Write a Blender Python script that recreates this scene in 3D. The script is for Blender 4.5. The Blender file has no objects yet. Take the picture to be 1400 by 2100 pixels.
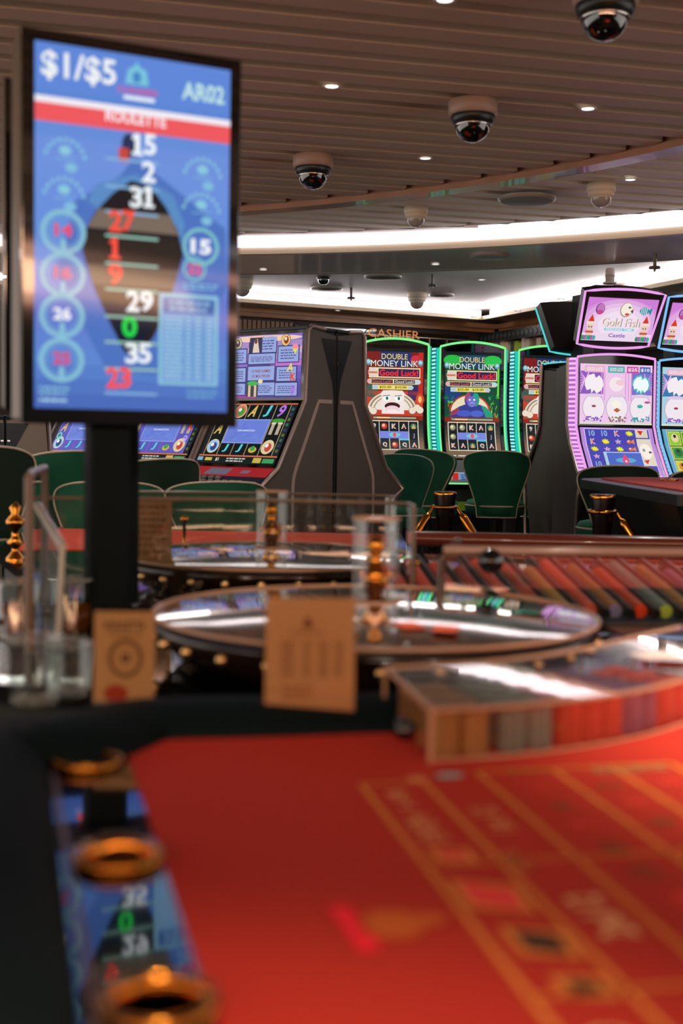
import bpy, bmesh, math, random
from math import sin, cos, tan, pi, radians as R, sqrt, atan2
from mathutils import Vector as V, Matrix
S = bpy.context.scene
COL = S.collection
rnd = random.Random(7)
# ------------------------------------------------------------ camera
FPX = 2500.0
PITCH, ROLL, CAMH = math.atan(150/2500), R(.95), 1.18
fwd = V((0, cos(PITCH), -sin(PITCH))); up0 = V((0, sin(PITCH), cos(PITCH))); ri0 = V((1, 0, 0))
cr = ri0*cos(ROLL)+up0*sin(ROLL); cu = up0*cos(ROLL)-ri0*sin(ROLL)
cam = bpy.data.cameras.new('camera'); camo = bpy.data.objects.new('camera', cam); COL.objects.link(camo)
cam.sensor_fit = 'VERTICAL'; cam.sensor_height = 36; cam.sensor_width = 24; cam.lens = FPX/2100*36
m3 = Matrix((cr, cu, -fwd)).transposed()
camo.matrix_world = Matrix.Translation((0, 0, CAMH)) @ m3.to_4x4()
cam.clip_start = .05; cam.clip_end = 100
cam.dof.use_dof = True; cam.dof.focus_distance = 8.3; cam.dof.aperture_fstop = 2.5; cam.dof.aperture_blades = 0
S.camera = camo
S.view_settings.view_transform = 'Standard'; S.view_settings.look = 'None'; S.view_settings.gamma = 1
S.view_settings.use_curve_mapping = False; S.view_settings.exposure = 0.0
S.cycles.use_denoising = True
S.cycles.max_bounces = 8; S.cycles.transparent_max_bounces = 16; S.cycles.transmission_bounces = 8
S.cycles.glossy_bounces = 5; S.cycles.diffuse_bounces = 3
S.cycles.caustics_reflective = False; S.cycles.caustics_refractive = False
S.cycles.sample_clamp_indirect = 4
w = bpy.data.worlds.new('world'); S.world = w; w.use_nodes = True
w.node_tree.nodes['Background'].inputs[0].default_value = (.80, .72, .68, 1)
w.node_tree.nodes['Background'].inputs[1].default_value = 2.15
def spot(name, loc, watts, col=(1, .80, .62), deg=90, blend=.8, r=.05, aim=(0, 0, -1)):
    l = bpy.data.lights.new(name, 'SPOT'); l.energy = watts; l.color = col; l.spot_size = R(deg); l.spot_blend = blend; l.shadow_soft_size = r
    o = bpy.data.objects.new(name, l); COL.objects.link(o); o.location = loc
    o.rotation_euler = V(aim).to_track_quat('-Z', 'Y').to_euler(); return o
WARM = (1, .74, .52); NEUT = (1, .93, .88)
spot('added_table_spot', (1.0, 1.55, 2.52), 430, WARM, 54, 1)  # unseen spots added over the tables to light felt and chip box
spot('added_table_spot', (-.05, .42, 2.52), 95, WARM, 40, .9)
spot('added_table_spot', (.34, 2.0, 2.52), 45, NEUT, 26, .9)
spot('added_table_spot', (-.5, 1.9, 2.52), 8, WARM, 60, 1)
spot('added_table_spot', (.1, 2.6, 2.52), 22, NEUT, 70, 1, .02)
spot('added_table_spot', (.9, 3.4, 2.52), 34, NEUT, 70, 1)
spot('added_table_spot', (-.6, 4.4, 2.52), 60, NEUT, 80, 1)
spot('added_table_spot', (1.6, 5.4, 2.52), 50, NEUT, 80, 1)
for q in ((-1.3, 5.8), (.3, 6.1), (-2.4, 6.8)): spot('added_aisle_spot', (q[0], q[1], 2.52), 40, NEUT, 100, 1)  # unseen spots added above the aisles
for q in ((1.15, 12.3), (1.95, 10.9), (-.3, 11.6), (-1.4, 11.0)): spot('added_soffit_spot', (q[0], q[1], 2.40), 22, WARM, 120, 1, .03, (.25, .5, -1))  # spots added to brighten the dim back walls and books
for q in ((.9, 9.3), (2.1, 9.0), (0, 9.4), (1.9, 7.9)): spot('added_aisle_spot', (q[0], q[1], 2.42), 34, NEUT, 100, 1)
for q in ((-1.5, -1.6), (.3, -1.9), (1.9, -1.6)): spot('added_front_spot', (q[0], q[1], 2.35), 85, (1, .82, .66), 34, .8, .04, (-q[0]*.8, 5.0, -1.28))  # unseen spots added behind the camera for warm frontal light
def strip(name, a, b, z, watts, tilt, sy=.05):     # long area lamp aimed up at the ceiling, for the coves and one added lamp
    l = bpy.data.lights.new(name, 'AREA'); l.shape = 'RECTANGLE'; l.size = (V(b)-V(a)).length; l.size_y = sy; l.energy = watts; l.color = (1, .93, .94)
    o = bpy.data.objects.new(name, l); COL.objects.link(o); c = (V(a)+V(b))/2; d = (V(b)-V(a)).normalized(); n = V((d.y, -d.x, 0))
    zz = -(V((0, 0, 1))+n*tilt).normalized(); x = V((d.x, d.y, 0)); y = zz.cross(x); o.matrix_world = Matrix.Translation((c.x, c.y, z)) @ Matrix((x, y, zz)).transposed().to_4x4()
strip('cove_or_added_lamp', (-5.9, 8.9), (1.4, 12.78), 2.485, 60, 1.0)
strip('cove_or_added_lamp', (4.9, -2.8), (-5, -2.8), 2.28, 170, 1.6, .30); bpy.data.objects['cove_or_added_lamp.001' if 'cove_or_added_lamp.001' in bpy.data.objects else 'cove_or_added_lamp'].data.color = (1, .56, .32)  # unseen lamp added behind the camera to warm the near slat faces
strip('cove_or_added_lamp', (1.46, 12.7), (3.9, 6.3), 2.485, 50, 1.0)
# ------------------------------------------------------------ pixel -> place
def ray(px, py): return fwd + cr*((px-700)/FPX) - cu*((py-1050)/FPX)
def P(px, py, y=None, z=None):
    d = ray(px, py)
    t = y/d.y if y is not None else (z-CAMH)/d.z
    return V((0, 0, CAMH)) + d*t
# ------------------------------------------------------------ materials
def lin(h):
    if not isinstance(h, str): return tuple(h)
    h = h.lstrip('#'); c = [int(h[i:i+2], 16)/255 for i in (0, 2, 4)]
    return tuple((x/12.92 if x <= .04045 else ((x+.055)/1.055)**2.4) for x in c)
MC = {}
def mat(name, col='#808080', rough=.5, metal=0, emit=None, es=1, spec=.5, coat=0, trans=0, ior=1.45, alpha=1, bump=0, bscale=60, noise=0, nscale=8, sheen=0):
    if name in MC: return MC[name]
    m = bpy.data.materials.new(name); m.use_nodes = True; n = m.node_tree.nodes; l = m.node_tree.links; b = n['Principled BSDF']
    b.inputs['Base Color'].default_value = (*lin(col), 1); b.inputs['Roughness'].default_value = rough; b.inputs['Metallic'].default_value = metal
    b.inputs['Specular IOR Level'].default_value = spec; b.inputs['Coat Weight'].default_value = coat; b.inputs['Coat Roughness'].default_value = .05
    b.inputs['IOR'].default_value = ior; b.inputs['Transmission Weight'].default_value = trans; b.inputs['Alpha'].default_value = alpha
    if sheen: b.inputs['Sheen Weight'].default_value = sheen; b.inputs['Sheen Roughness'].default_value = .4; b.inputs['Sheen Tint'].default_value = (*lin(col), 1)
    if emit is not None: b.inputs['Emission Color'].default_value = (*lin(emit), 1); b.inputs['Emission Strength'].default_value = es
    if bump or noise:
        tc = n.new('ShaderNodeTexCoord'); t = n.new('ShaderNodeTexNoise'); t.inputs['Scale'].default_value = bscale; t.inputs['Detail'].default_value = 4
        l.new(tc.outputs['Object'], t.inputs['Vector'])
        if bump:
            bp = n.new('ShaderNodeBump'); bp.inputs['Strength'].default_value = bump; bp.inputs['Distance'].default_value = .01
            l.new(t.outputs['Fac'], bp.inputs['Height']); l.new(bp.outputs[0], b.inputs['Normal'])
        if noise:
            t2 = n.new('ShaderNodeTexNoise'); t2.inputs['Scale'].default_value = nscale; t2.inputs['Detail'].default_value = 5
            l.new(tc.outputs['Object'], t2.inputs['Vector']); mx = n.new('ShaderNodeMix'); mx.data_type = 'RGBA'; mx.blend_type = 'MULTIPLY'
            mr = n.new('ShaderNodeMapRange'); mr.inputs[3].default_value = 1-noise; mr.inputs[4].default_value = 1+noise
            l.new(t2.outputs['Fac'], mr.inputs[0]); mx.inputs[0].default_value = 1; mx.inputs[6].default_value = (*lin(col), 1)
            l.new(mr.outputs[0], mx.inputs[7]); l.new(mx.outputs[2], b.inputs['Base Color'])
    MC[name] = m; return m
def em(h, s=1.0, rough=.3):
    k = 'glow_%s_%g_%g' % (h, s, rough)
    return mat(k, '#000000', rough, emit=h, es=s, spec=.3)
def wood_mat(name, a, b, rough=.4, sx=1, sy=14, sz=1):
    if name in MC: return MC[name]
    m = bpy.data.materials.new(name); m.use_nodes = True; n = m.node_tree.nodes; l = m.node_tree.links; bs = n['Principled BSDF']
    tc = n.new('ShaderNodeTexCoord'); mp = n.new('ShaderNodeMapping'); mp.inputs['Scale'].default_value = (sx, sy, sz)
    t = n.new('ShaderNodeTexNoise'); t.inputs['Scale'].default_value = 3; t.inputs['Detail'].default_value = 6
    c = n.new('ShaderNodeValToRGB'); c.color_ramp.elements[0].position = .35; c.color_ramp.elements[1].position = .65
    c.color_ramp.elements[0].color = (*lin(a), 1); c.color_ramp.elements[1].color = (*lin(b), 1)
    l.new(tc.outputs['Object'], mp.inputs[0]); l.new(mp.outputs[0], t.inputs['Vector']); l.new(t.outputs['Fac'], c.inputs[0]); l.new(c.outputs[0], bs.inputs['Base Color'])
    bs.inputs['Roughness'].default_value = rough; MC[name] = m; return m
def clear_mat(name, tint='#eef2ee', fac=.07, rough=.03):     # thin clear acrylic: see-through plus a sharp reflection
    if name in MC: return MC[name]
    m = bpy.data.materials.new(name); m.use_nodes = True; n = m.node_tree.nodes; l = m.node_tree.links
    n.remove(n['Principled BSDF']); o = n['Material Output']
    t = n.new('ShaderNodeBsdfTransparent'); t.inputs[0].default_value = (*lin(tint), 1)
    g = n.new('ShaderNodeBsdfGlossy'); g.inputs['Roughness'].default_value = rough; g.inputs[0].default_value = (1, 1, 1, 1)
    f = n.new('ShaderNodeLayerWeight'); f.inputs[0].default_value = .5      # works the same from both sides of the sheet
    pw = n.new('ShaderNodeMath'); pw.operation = 'POWER'; pw.inputs[1].default_value = 4.5; l.new(f.outputs['Facing'], pw.inputs[0])
    a = n.new('ShaderNodeMath'); a.operation = 'ADD'; a.inputs[1].default_value = fac+.03; a.use_clamp = True
    x = n.new('ShaderNodeMixShader'); l.new(pw.outputs[0], a.inputs[0]); l.new(a.outputs[0], x.inputs[0]); l.new(t.outputs[0], x.inputs[1]); l.new(g.outputs[0], x.inputs[2])
    l.new(x.outputs[0], o.inputs[0]); MC[name] = m; return m
BLK = mat('black_plastic', '#121a19', .35)
BLKM = mat('black_matte', '#161d1c', .6)
GLOSSBLK = mat('black_gloss', '#050808', .06, coat=.6, spec=.8)
VINYL = mat('black_vinyl', '#0b1314', .42, bump=.15, bscale=220)
SIDE = mat('charcoal_side_panel', '#55504b', .45, bump=.03, bscale=200)
SIDEG = mat('grey_side_panel', '#8d8378', .5)
SILV = mat('silver_trim', '#b5a79f', .32, metal=.7)
TRIM = mat('satin_trim', '#b8a69c', .4, metal=.3)
BRASS = mat('brass', '#d08a35', .16, metal=1)
BRONZE = mat('bronze', '#8a5a2c', .25, metal=1)
CHROME = mat('chrome', '#c9c4c0', .1, metal=1)
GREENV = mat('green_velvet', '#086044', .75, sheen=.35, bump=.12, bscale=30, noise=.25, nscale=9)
GREEND = mat('shaded_green_velvet', '#062a1c', .8, sheen=.2, noise=.2)  # same velvet darkened: shade on the chair backs put into the colour
PIPING = mat('beige_piping', '#c9bfae', .5)
ACR = clear_mat('clear_acrylic')
ACRE = mat('acrylic_edge', '#9a8674', .25, trans=.35, alpha=.85)
PAPER = mat('card_paper', '#b98f6c', .7)
INK = mat('dark_ink', '#4a3326', .7)
# ------------------------------------------------------------ mesh builder
class MB:
    def __init__(s): s.v = []; s.f = []; s.m = []; s.s = []
    def add(s, vs, fs, mi=0, sm=False):
        o = len(s.v); s.v += [tuple(p) for p in vs]
        for f in fs: s.f.append(tuple(i+o for i in f)); s.m.append(mi); s.s.append(sm)
        return s
    def box(s, x0, x1, y0, y1, z0, z1, mi=0):
        v = [(x, y, z) for z in (z0, z1) for y in (y0, y1) for x in (x0, x1)]
        return s.add(v, [(0, 2, 3, 1), (4, 5, 7, 6), (0, 1, 5, 4), (1, 3, 7, 5), (3, 2, 6, 7), (2, 0, 4, 6)], mi)
    def obox(s, c, sz, rz=0, mi=0, rx=0, ry=0):
        b = MB().box(-sz[0]/2, sz[0]/2, -sz[1]/2, sz[1]/2, -sz[2]/2, sz[2]/2)
        M = Matrix.Translation(c) @ Matrix.Rotation(rz, 4, 'Z') @ Matrix.Rotation(ry, 4, 'Y') @ Matrix.Rotation(rx, 4, 'X')
        return s.add([M @ V(p) for p in b.v], b.f, mi)
    def prism(s, poly, a0, a1, axis='x', mi=0, sm=False):
        def q(p, a): return (a, p[0], p[1]) if axis == 'x' else ((p[0], a, p[1]) if axis == 'y' else (p[0], p[1], a))
        n = len(poly); v = [q(p, a0) for p in poly]+[q(p, a1) for p in poly]
        s.add(v, [tuple(range(n))[::-1], tuple(range(n, 2*n))], mi)
        return s.add(v, [(i, (i+1) % n, (i+1) % n+n, i+n) for i in range(n)], mi, sm)
    def lathe(s, prof, n=32, c=(0, 0, 0), mi=0, sm=True, axis='z', a0=0, a1=2*pi, cap=True):
        full = abs(a1-a0-2*pi) < 1e-6; k = n if full else n+1; v = []
        for (r, z) in prof:
            for i in range(k):
                a = a0+(a1-a0)*i/n; p = (r*cos(a), r*sin(a), z)
                if axis == 'y': p = (p[0], p[2], p[1])
                if axis == 'x': p = (p[2], p[0], p[1])
                v.append((p[0]+c[0], p[1]+c[1], p[2]+c[2]))
        f = []
        for j in range(len(prof)-1):
            for i in range(k if full else k-1):
                i2 = (i+1) % k; f.append((j*k+i, j*k+i2, (j+1)*k+i2, (j+1)*k+i))
        s.add(v, f, mi, sm)
        for j in (0, len(prof)-1):
            if cap and full and prof[j][0] > 1e-5: s.add(v[j*k:(j+1)*k], [tuple(range(k)) if j else tuple(range(k))[::-1]], mi)
        return s
    def tube(s, pts, r, n=8, mi=0, closed=False, rr=None):
        pts = [V(p) for p in pts]; N = len(pts); v = []; pr = None
        for i, p in enumerate(pts):
            a = pts[i-1] if (i or closed) else p; b = pts[(i+1) % N] if (i < N-1 or closed) else p
            t = (b-a).normalized()
            if pr is None:
                pr = t.cross(V((0, 0, 1)))
                if pr.length < .1: pr = t.cross(V((1, 0, 0)))
            pr = (pr-t*pr.dot(t)).normalized(); q = t.cross(pr); r_ = rr[i] if rr else r
            for k in range(n): v.append(p+(pr*cos(2*pi*k/n)+q*sin(2*pi*k/n))*r_)
        f = [(i*n+k, i*n+(k+1) % n, ((i+1) % N)*n+(k+1) % n, ((i+1) % N)*n+k) for i in range(N if closed else N-1) for k in range(n)]
        s.add(v, f, mi, True)
        if not closed: s.add(v[:n], [tuple(range(n))[::-1]], mi); s.add(v[-n:], [tuple(range(n))], mi)
        return s
    def ball(s, c, r, mi=0, n=16, sz=1):
        return s.lathe([(max(r*sin(pi*i/10), 1e-6), -r*sz*cos(pi*i/10)) for i in range(11)], n, c, mi)
    def build(s, name, mats, parent=None, bevel=0, seg=2, tf=None):
        me = bpy.data.meshes.new(name)
        if tf: s.v = [tuple(tf @ V(p)) for p in s.v]
        me.from_pydata(s.v, [], s.f)
        for m in (mats if isinstance(mats, (list, tuple)) else [mats]): me.materials.append(m)
        me.polygons.foreach_set('material_index', s.m); me.polygons.foreach_set('use_smooth', s.s); me.update()
        bm = bmesh.new(); bm.from_mesh(me); bmesh.ops.recalc_face_normals(bm, faces=bm.faces); bm.to_mesh(me); bm.free()
        o = bpy.data.objects.new(name, me); COL.objects.link(o)
        if parent is not None: o.parent = parent
        if bevel:
            b = o.modifiers.new('bevel', 'BEVEL'); b.width = bevel; b.segments = seg; b.limit_method = 'ANGLE'; b.angle_limit = R(35)
        return o
def tag(o, label=None, cat=None, group=None, kind=None):
    for k, v in (('label', label), ('category', cat), ('group', group), ('kind', kind)):
        if v: o[k] = v
    return o
def thing(name, label, cat, loc=(0, 0, 0), rz=0, group=None):
    o = bpy.data.objects.new(name, None); COL.objects.link(o); o.empty_display_size = .1
    o.location = loc; o.rotation_euler = (0, 0, rz); return tag(o, label, cat, group)
def kids(o): return [c for c in bpy.data.objects if c.parent == o]
def dup(o, loc=None, rz=None, label=None, parent=None):
    c = o.copy(); COL.objects.link(c)
    if parent is not None: c.parent = parent
    if loc is not None: c.location = loc
    if rz is not None: c.rotation_euler = (0, 0, rz)
    if label: c['label'] = label
    for ch in kids(o): dup(ch, parent=c)
    return c
# ------------------------------------------------------------ flat artwork (screens, cards, printed felt)
FC = {}
def glyphs(s, bold):
    k = (s, bold)
    if k not in FC:
        c = bpy.data.curves.new('t', 'FONT'); c.body = s; c.size = 1; c.resolution_u = 3; c.offset = bold; c.fill_mode = 'FRONT'
        o = bpy.data.objects.new('t', c); COL.objects.link(o)
        dg = bpy.context.evaluated_depsgraph_get(); me = bpy.data.meshes.new_from_object(o.evaluated_get(dg))
        vs = [(v.co.x, v.co.y) for v in me.vertices]; fs = [tuple(p.vertices) for p in me.polygons]
        bpy.data.objects.remove(o); bpy.data.curves.remove(c); bpy.data.meshes.remove(me)
        x0 = min(p[0] for p in vs); x1 = max(p[0] for p in vs); y0 = min(p[1] for p in vs); y1 = max(p[1] for p in vs)
        FC[k] = (vs, fs, x0, x1, y0, y1)
    return FC[k]
class Art:
    def __init__(s, W, H, es=1.0, matf=None): s.W = W; s.H = H; s.p = []; s.mats = []; s.ix = {}; s.es = es; s.matf = matf
    def mi(s, c):
        if c not in s.ix:
            s.ix[c] = len(s.mats)
            s.mats.append(s.matf(c) if s.matf else em(c, s.es))
        return s.ix[c]
    def poly(s, pts, c, L=1): s.p.append(([(x*s.W, y*s.H) for x, y in pts], [tuple(range(len(pts)))], s.mi(c), L)); return s
    def rect(s, x0, y0, x1, y1, c, L=1): return s.poly([(x0, y0), (x1, y0), (x1, y1), (x0, y1)], c, L)
    def frame(s, x0, y0, x1, y1, t, c, L=1):
        ty = t*s.W/s.H
        for q in ((x0, y0, x1, y0+ty), (x0, y1-ty, x1, y1), (x0, y0+ty, x0+t, y1-ty), (x1-t, y0+ty, x1, y1-ty)): s.rect(*q, c, L)
        return s
    def ell(s, cx, cy, rx, ry, c, L=1, n=24, a0=0, a1=2*pi): return s.poly([(cx+rx*cos(a0+(a1-a0)*i/n), cy+ry*sin(a0+(a1-a0)*i/n)) for i in range(n+(a1-a0 < 6.28))], c, L)
    def ring(s, cx, cy, rx, ry, t, c, L=1, n=28, a0=0, a1=2*pi):
        for i in range(n):
            a, b = a0+(a1-a0)*i/n, a0+(a1-a0)*(i+1)/n
            s.poly([(cx+rx*cos(a), cy+ry*sin(a)), (cx+rx*cos(b), cy+ry*sin(b)), (cx+rx*t*cos(b), cy+ry*t*sin(b)), (cx+rx*t*cos(a), cy+ry*t*sin(a))], c, L)
        return s
    def line(s, x0, y0, x1, y1, t, c, L=1):
        dx, dy = (x1-x0)*s.W, (y1-y0)*s.H; l = sqrt(dx*dx+dy*dy) or 1; nx, ny = -dy/l*t*s.W/2, dx/l*t*s.W/2
        s.poly([(x0+nx/s.W, y0+ny/s.H), (x1+nx/s.W, y1+ny/s.H), (x1-nx/s.W, y1-ny/s.H), (x0-nx/s.W, y0-ny/s.H)], c, L); return s
    def star(s, cx, cy, r, c, L=1, k=7, inn=.5, asp=None):
        a = asp or s.W/s.H
        return s.poly([(cx+r*(1 if i % 2 == 0 else inn)*cos(pi*i/k-pi/2), cy+a*r*(1 if i % 2 == 0 else inn)*sin(pi*i/k-pi/2)) for i in range(2*k)], c, L)
    def grad(s, x0, y0, x1, y1, cs, L=0, n=8):
        k = len(cs)-1
        for i in range(n):
            t = (i+.5)/n*k; j = min(int(t), k-1); t -= j
            a, b = cs[j].lstrip('#'), cs[j+1].lstrip('#')
            c = '#'+''.join('%02x' % int(int(a[q:q+2], 16)*(1-t)+int(b[q:q+2], 16)*t) for q in (0, 2, 4))
            s.rect(x0, y0+(y1-y0)*i/n, x1, y0+(y1-y0)*(i+1)/n, c, L)
        return s
    def text(s, t, cx, cy, h, c, L=2, w=None, bold=.015, slab=0, rot=0, skew=0):
        vs, fs, x0, x1, y0, y1 = glyphs(t, bold)
        sc = h*s.H/(y1-y0); sx = sc if w is None else w*s.W/(x1-x0); pts = []
        for x, y in vs:
            a = (x-(x0+x1)/2)*sx; b = -(y-(y0+y1)/2)*sc; a -= skew*b
            pts.append((cx*s.W+a*cos(rot)-b*sin(rot), cy*s.H+a*sin(rot)+b*cos(rot)))
        s.p.append((pts, fs, s.mi(c), L)); return s
    def scr(s, x0, y0, x1, y1, c, n=4, L=2, f=.5, seed=1):   # rows of small print
        g = random.Random(seed)
        for i in range(n):
            a = y0+(y1-y0)*(i+.25)/n; b = a+(y1-y0)/n*f; x = x0
            while x < x1-.1*(x1-x0):
                ww = (x1-x0)*g.uniform(.08, .25); s.rect(x, a, min(x+ww, x1), b, c, L); x += ww+(x1-x0)*.04
        return s
    def build(s, name, f, parent=None, cuts=None, th=.0006):
        bm = bmesh.new()
        for pts, fs, mi, L in s.p:
            vs = [bm.verts.new((x, y, L)) for x, y in pts]
            for q in fs:
                try: fc = bm.faces.new([vs[i] for i in q]); fc.material_index = mi
                except ValueError: pass
        bmesh.ops.triangulate(bm, faces=[q for q in bm.faces if len(q.verts) > 4])
        if cuts:
            for c in cuts: bmesh.ops.bisect_plane(bm, geom=bm.verts[:]+bm.edges[:]+bm.faces[:], plane_co=(0, c*s.H, 0), plane_no=(0, 1, 0))
        for v in bm.verts:
            p, n = f(v.co.x/s.W, v.co.y/s.H); v.co = V(p)+V(n)*(v.co.z*th)
        me = bpy.data.meshes.new(name); bm.to_mesh(me); bm.free()
        for m in s.mats: me.materials.append(m)
        o = bpy.data.objects.new(name, me); COL.objects.link(o)
        if parent is not None: o.parent = parent
        return o
def plane(tl, tr, bl):      # flat carrier from three corners
    tl, tr, bl = V(tl), V(tr), V(bl); n = (bl-tl).cross(tr-tl).normalized()
    return lambda u, v: (tl+(tr-tl)*u+(bl-tl)*v, n)
def curved(pts, W):         # carrier that follows a (y,z) profile, facing -y
    L = [0]
    for a, b in zip(pts, pts[1:]): L.append(L[-1]+math.dist(a, b))
    def f(u, v):
        t = min(max(v, 0), 1)*L[-1]; i = 0
        while i < len(pts)-2 and L[i+1] < t: i += 1
        k = (t-L[i])/(L[i+1]-L[i]); a, b = pts[i], pts[i+1]; dy, dz = b[0]-a[0], b[1]-a[1]; l = math.hypot(dy, dz)
        return V(((u-.5)*W, a[0]+dy*k, a[1]+dz*k)), V((0, dz/l, -dy/l))
    return f, L[-1], [q/L[-1] for q in L[1:-1]]
def smooth(pts, k=4):       # Catmull-Rom
    out = []; n = len(pts)
    for i in range(n-1):
        p0, p1, p2, p3 = [V(pts[min(max(j, 0), n-1)]) for j in (i-1, i, i+1, i+2)]
        for q in range(k):
            t = q/k; out.append(tuple(.5*((2*p1)+(p2-p0)*t+(2*p0-5*p1+4*p2-p3)*t*t+(3*p1-p0-3*p2+p3)*t**3)))
    return out+[tuple(pts[-1])]
# ------------------------------------------------------------ the room
def struct(o): o['kind'] = 'structure'; return o
CARPET = mat('carpet', '#2c2a26', .95, noise=.5, nscale=5)
struct(MB().box(-5.2, 5.2, -3, 16, -.05, 0).build('floor', CARPET))
ZS = 2.55; ZD = 2.44
SLAT = mat('ceiling_slat_cove_lit', '#e6d8c2', .55, noise=.06, nscale=3)  # slats beyond the beam: cove light put into the paler tone
SLATW = mat('ceiling_slat_warm_lit', '#b8a088', .55, noise=.08, nscale=3)  # near slats: warm light on the same slats put into the tone
DARKC = mat('ceiling_void', '#15110f', .9)
BEAM = mat('ceiling_beam', '#a07860', .3, coat=.3)
CREAM = mat('cream_fascia', '#cdbfa6', .5)
GLC = mat('glossy_ceiling_panel', '#d0ccc4', .16, spec=.5, coat=.1)
WHC = mat('white_ceiling', '#d8cfcc', .6)
cA, rA = V((-2.8, 2.6)), 5.24; cB = V((-2.0, 1.5)); r2, r3, r4 = 6.95, 7.12, 8.10
def hit(o, d, c, r):
    f = o-c; b = f.dot(d); q = b*b-(f.dot(f)-r*r)
    return None if q < 0 else -b+sqrt(q)
mb = MB(); sd = V((cos(R(13.5)), sin(R(13.5)))); sn = V((-sd.y, sd.x))
for i in range(-8, 62):
    o = V((0, 0)) + sn*(.192*i)
    tA, tB = hit(o, sd, cA, rA), hit(o, sd, cB, r2)
    tA = None if tA is None or (o+sd*tA).y < 0 and False else tA
    segs = []
    if tA is not None: segs.append((-7.5, tA-.03, 1)); 
    if tB is not None and (tA is None or tB > tA): segs.append(((tA+.05) if tA is not None else -7.5, tB, 0))
    if tA is not None and tB is not None and tB <= tA: segs = [(-7.5, tB, 1)]
    for a, b, mi in segs:
        a = max(a, -5.3); b = min(b, 5.6)
        if b-a < .05: continue
        p = o+sd*(a+b)/2
        mb.obox((p.x, p.y, ZS+.055), (b-a, .112, .11), R(13.5), mi)
def disc(mb, c, r0, r1, z0, z1, a0, a1, n=48, mi=0, side=None):
    for i in range(n):
        a, b = a0+(a1-a0)*i/n, a0+(a1-a0)*(i+1)/n
        q = [(c.x+r*cos(t), c.y+r*sin(t)) for r, t in ((r0, a), (r1, a), (r1, b), (r0, b))]
        mb.add([(x, y, z0) for x, y in q]+[(x, y, z1) for x, y in q], [(0, 1, 2, 3), (7, 6, 5, 4), (0, 4, 5, 1), (2, 6, 7, 3), (0, 3, 7, 4), (1, 5, 6, 2)], mi)
    return mb
struct(mb.build('ceiling', [SLAT, SLATW]))
struct(MB().box(-5.2, 5.2, -3, 8.9, ZS+.16, ZS+.2).build('ceiling', DARKC))
struct(disc(MB(), cA, rA-.02, rA+.10, ZS-.03, ZS+.14, R(-35), R(125), 80).build('trim_1', BEAM))
struct(disc(MB(), cB, r3, r3+.06, ZD, ZD+.045, R(-20), R(150), 90).build('trim_2', CREAM))
struct(disc(MB(), cB, r3+.06, r4, ZD, ZD+.03, R(-20), R(150), 90).build('ceiling', GLC))
struct(disc(MB(), cB, r4, r4+.03, ZD-.004, ZD+.10, R(-20), R(150), 90).build('trim_3', mat('grey_fascia', '#6f6a66', .5)))
struct(MB().box(-6, 5.2, 8.0, 16, 2.56, 2.6).build('ceiling', WHC))
struct(disc(MB(), cB, r2-.015, r2+.01, ZS, ZS+.14, R(-20), R(150), 90).build('trim_8', mat('slat_end_board', '#d8c8b0', .6)))
COVE = em('#efe2e5', 3.2)
t = disc(MB(), cB, r3-.02, r3+.02, ZD+.045, ZS+.14, R(-20), R(150), 90).build('cove_light', COVE)
tag(t, 'long curved white cove light glowing behind the beige fascia at the end of the slats', 'ceiling light')
# back walls
A = V((-1.06, 11.5)); B = V((1.46, 12.85)); C = V((2.95, 8.9))
def along(p, q, t): return p+(q-p)*t
uL = (B-A).normalized(); nL = V((uL.y, -uL.x))         # towards the camera side
uR = (C-B).normalized(); nR = V((-uR.y, uR.x)); nR = -nR if nR.x > 0 else nR
A0 = A-uL*5.5; C1 = C+(C-B).normalized()*4.5
def wallbox(mb, p, q, n, t0, t1, z0, z1, mi=0):
    a, b, c, d = p+n*t0, q+n*t0, q+n*t1, p+n*t1
    return mb.add([(x.x, x.y, z) for z in (z0, z1) for x in (a, b, c, d)], [(0, 3, 2, 1), (4, 5, 6, 7), (0, 1, 5, 4), (1, 2, 6, 5), (2, 3, 7, 6), (3, 0, 4, 7)], mi)
WOODB = wood_mat('brown_wall_wood', '#8a6040', '#a87a50', .4, 1, 1, 6)
WALLD = mat('wall_dark', '#3a332e', .7); FLUT = mat('fluted_panel', '#8b7563', .6)
GREYS = mat('soffit_grey', '#a09c96', .4)
struct(wallbox(wallbox(MB(), A0, B, nL, 0, .06, ZD, ZD+.035), A0, B, nL, -.9, 0, ZD+.01, ZD+.02, 1).build('trim_4', [CREAM, GREYS]))
struct(wallbox(wallbox(MB(), B, C1, nR, 0, .06, ZD, ZD+.035), B, C1, nR, -.9, 0, ZD+.01, ZD+.02, 1).build('trim_5', [CREAM, GREYS]))
for p, q, n, l in ((A0, B, nL, 'long white cove light above the brown cashier wall at the back'), (B, C1, nR, 'long white cove light above the book shelf wall on the right')):
    tag(wallbox(MB(), p, q, n, -.09, -.06, ZD+.035, 2.55).build('cove_light', COVE), l, 'ceiling light')
WO = -.45
struct(wallbox(MB(), A0, B+uL*.6, nL, WO-.1, WO, 0, 2.7).build('wall_back', WALLD))
struct(wallbox(MB(), B-uR*.6, C1, nR, WO-.1, WO, 0, 2.7).build('wall_right', WALLD))
mb = MB(); wallbox(mb, A0, B+uL*.4, nL, WO, WO+.07, 2.36, ZD+.01); wallbox(mb, A0, B+uL*.4, nL, WO, WO+.10, 2.40, ZD+.01)
struct(mb.build('trim_6', WOODB))
mb = MB(); wallbox(mb, B-uR*.4, C1, nR, WO, WO+.07, 2.33, ZD+.01); wallbox(mb, B-uR*.4, C1, nR, WO, WO+.10, 2.40, ZD+.01)
struct(mb.build('trim_7', WOODB))
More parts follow.
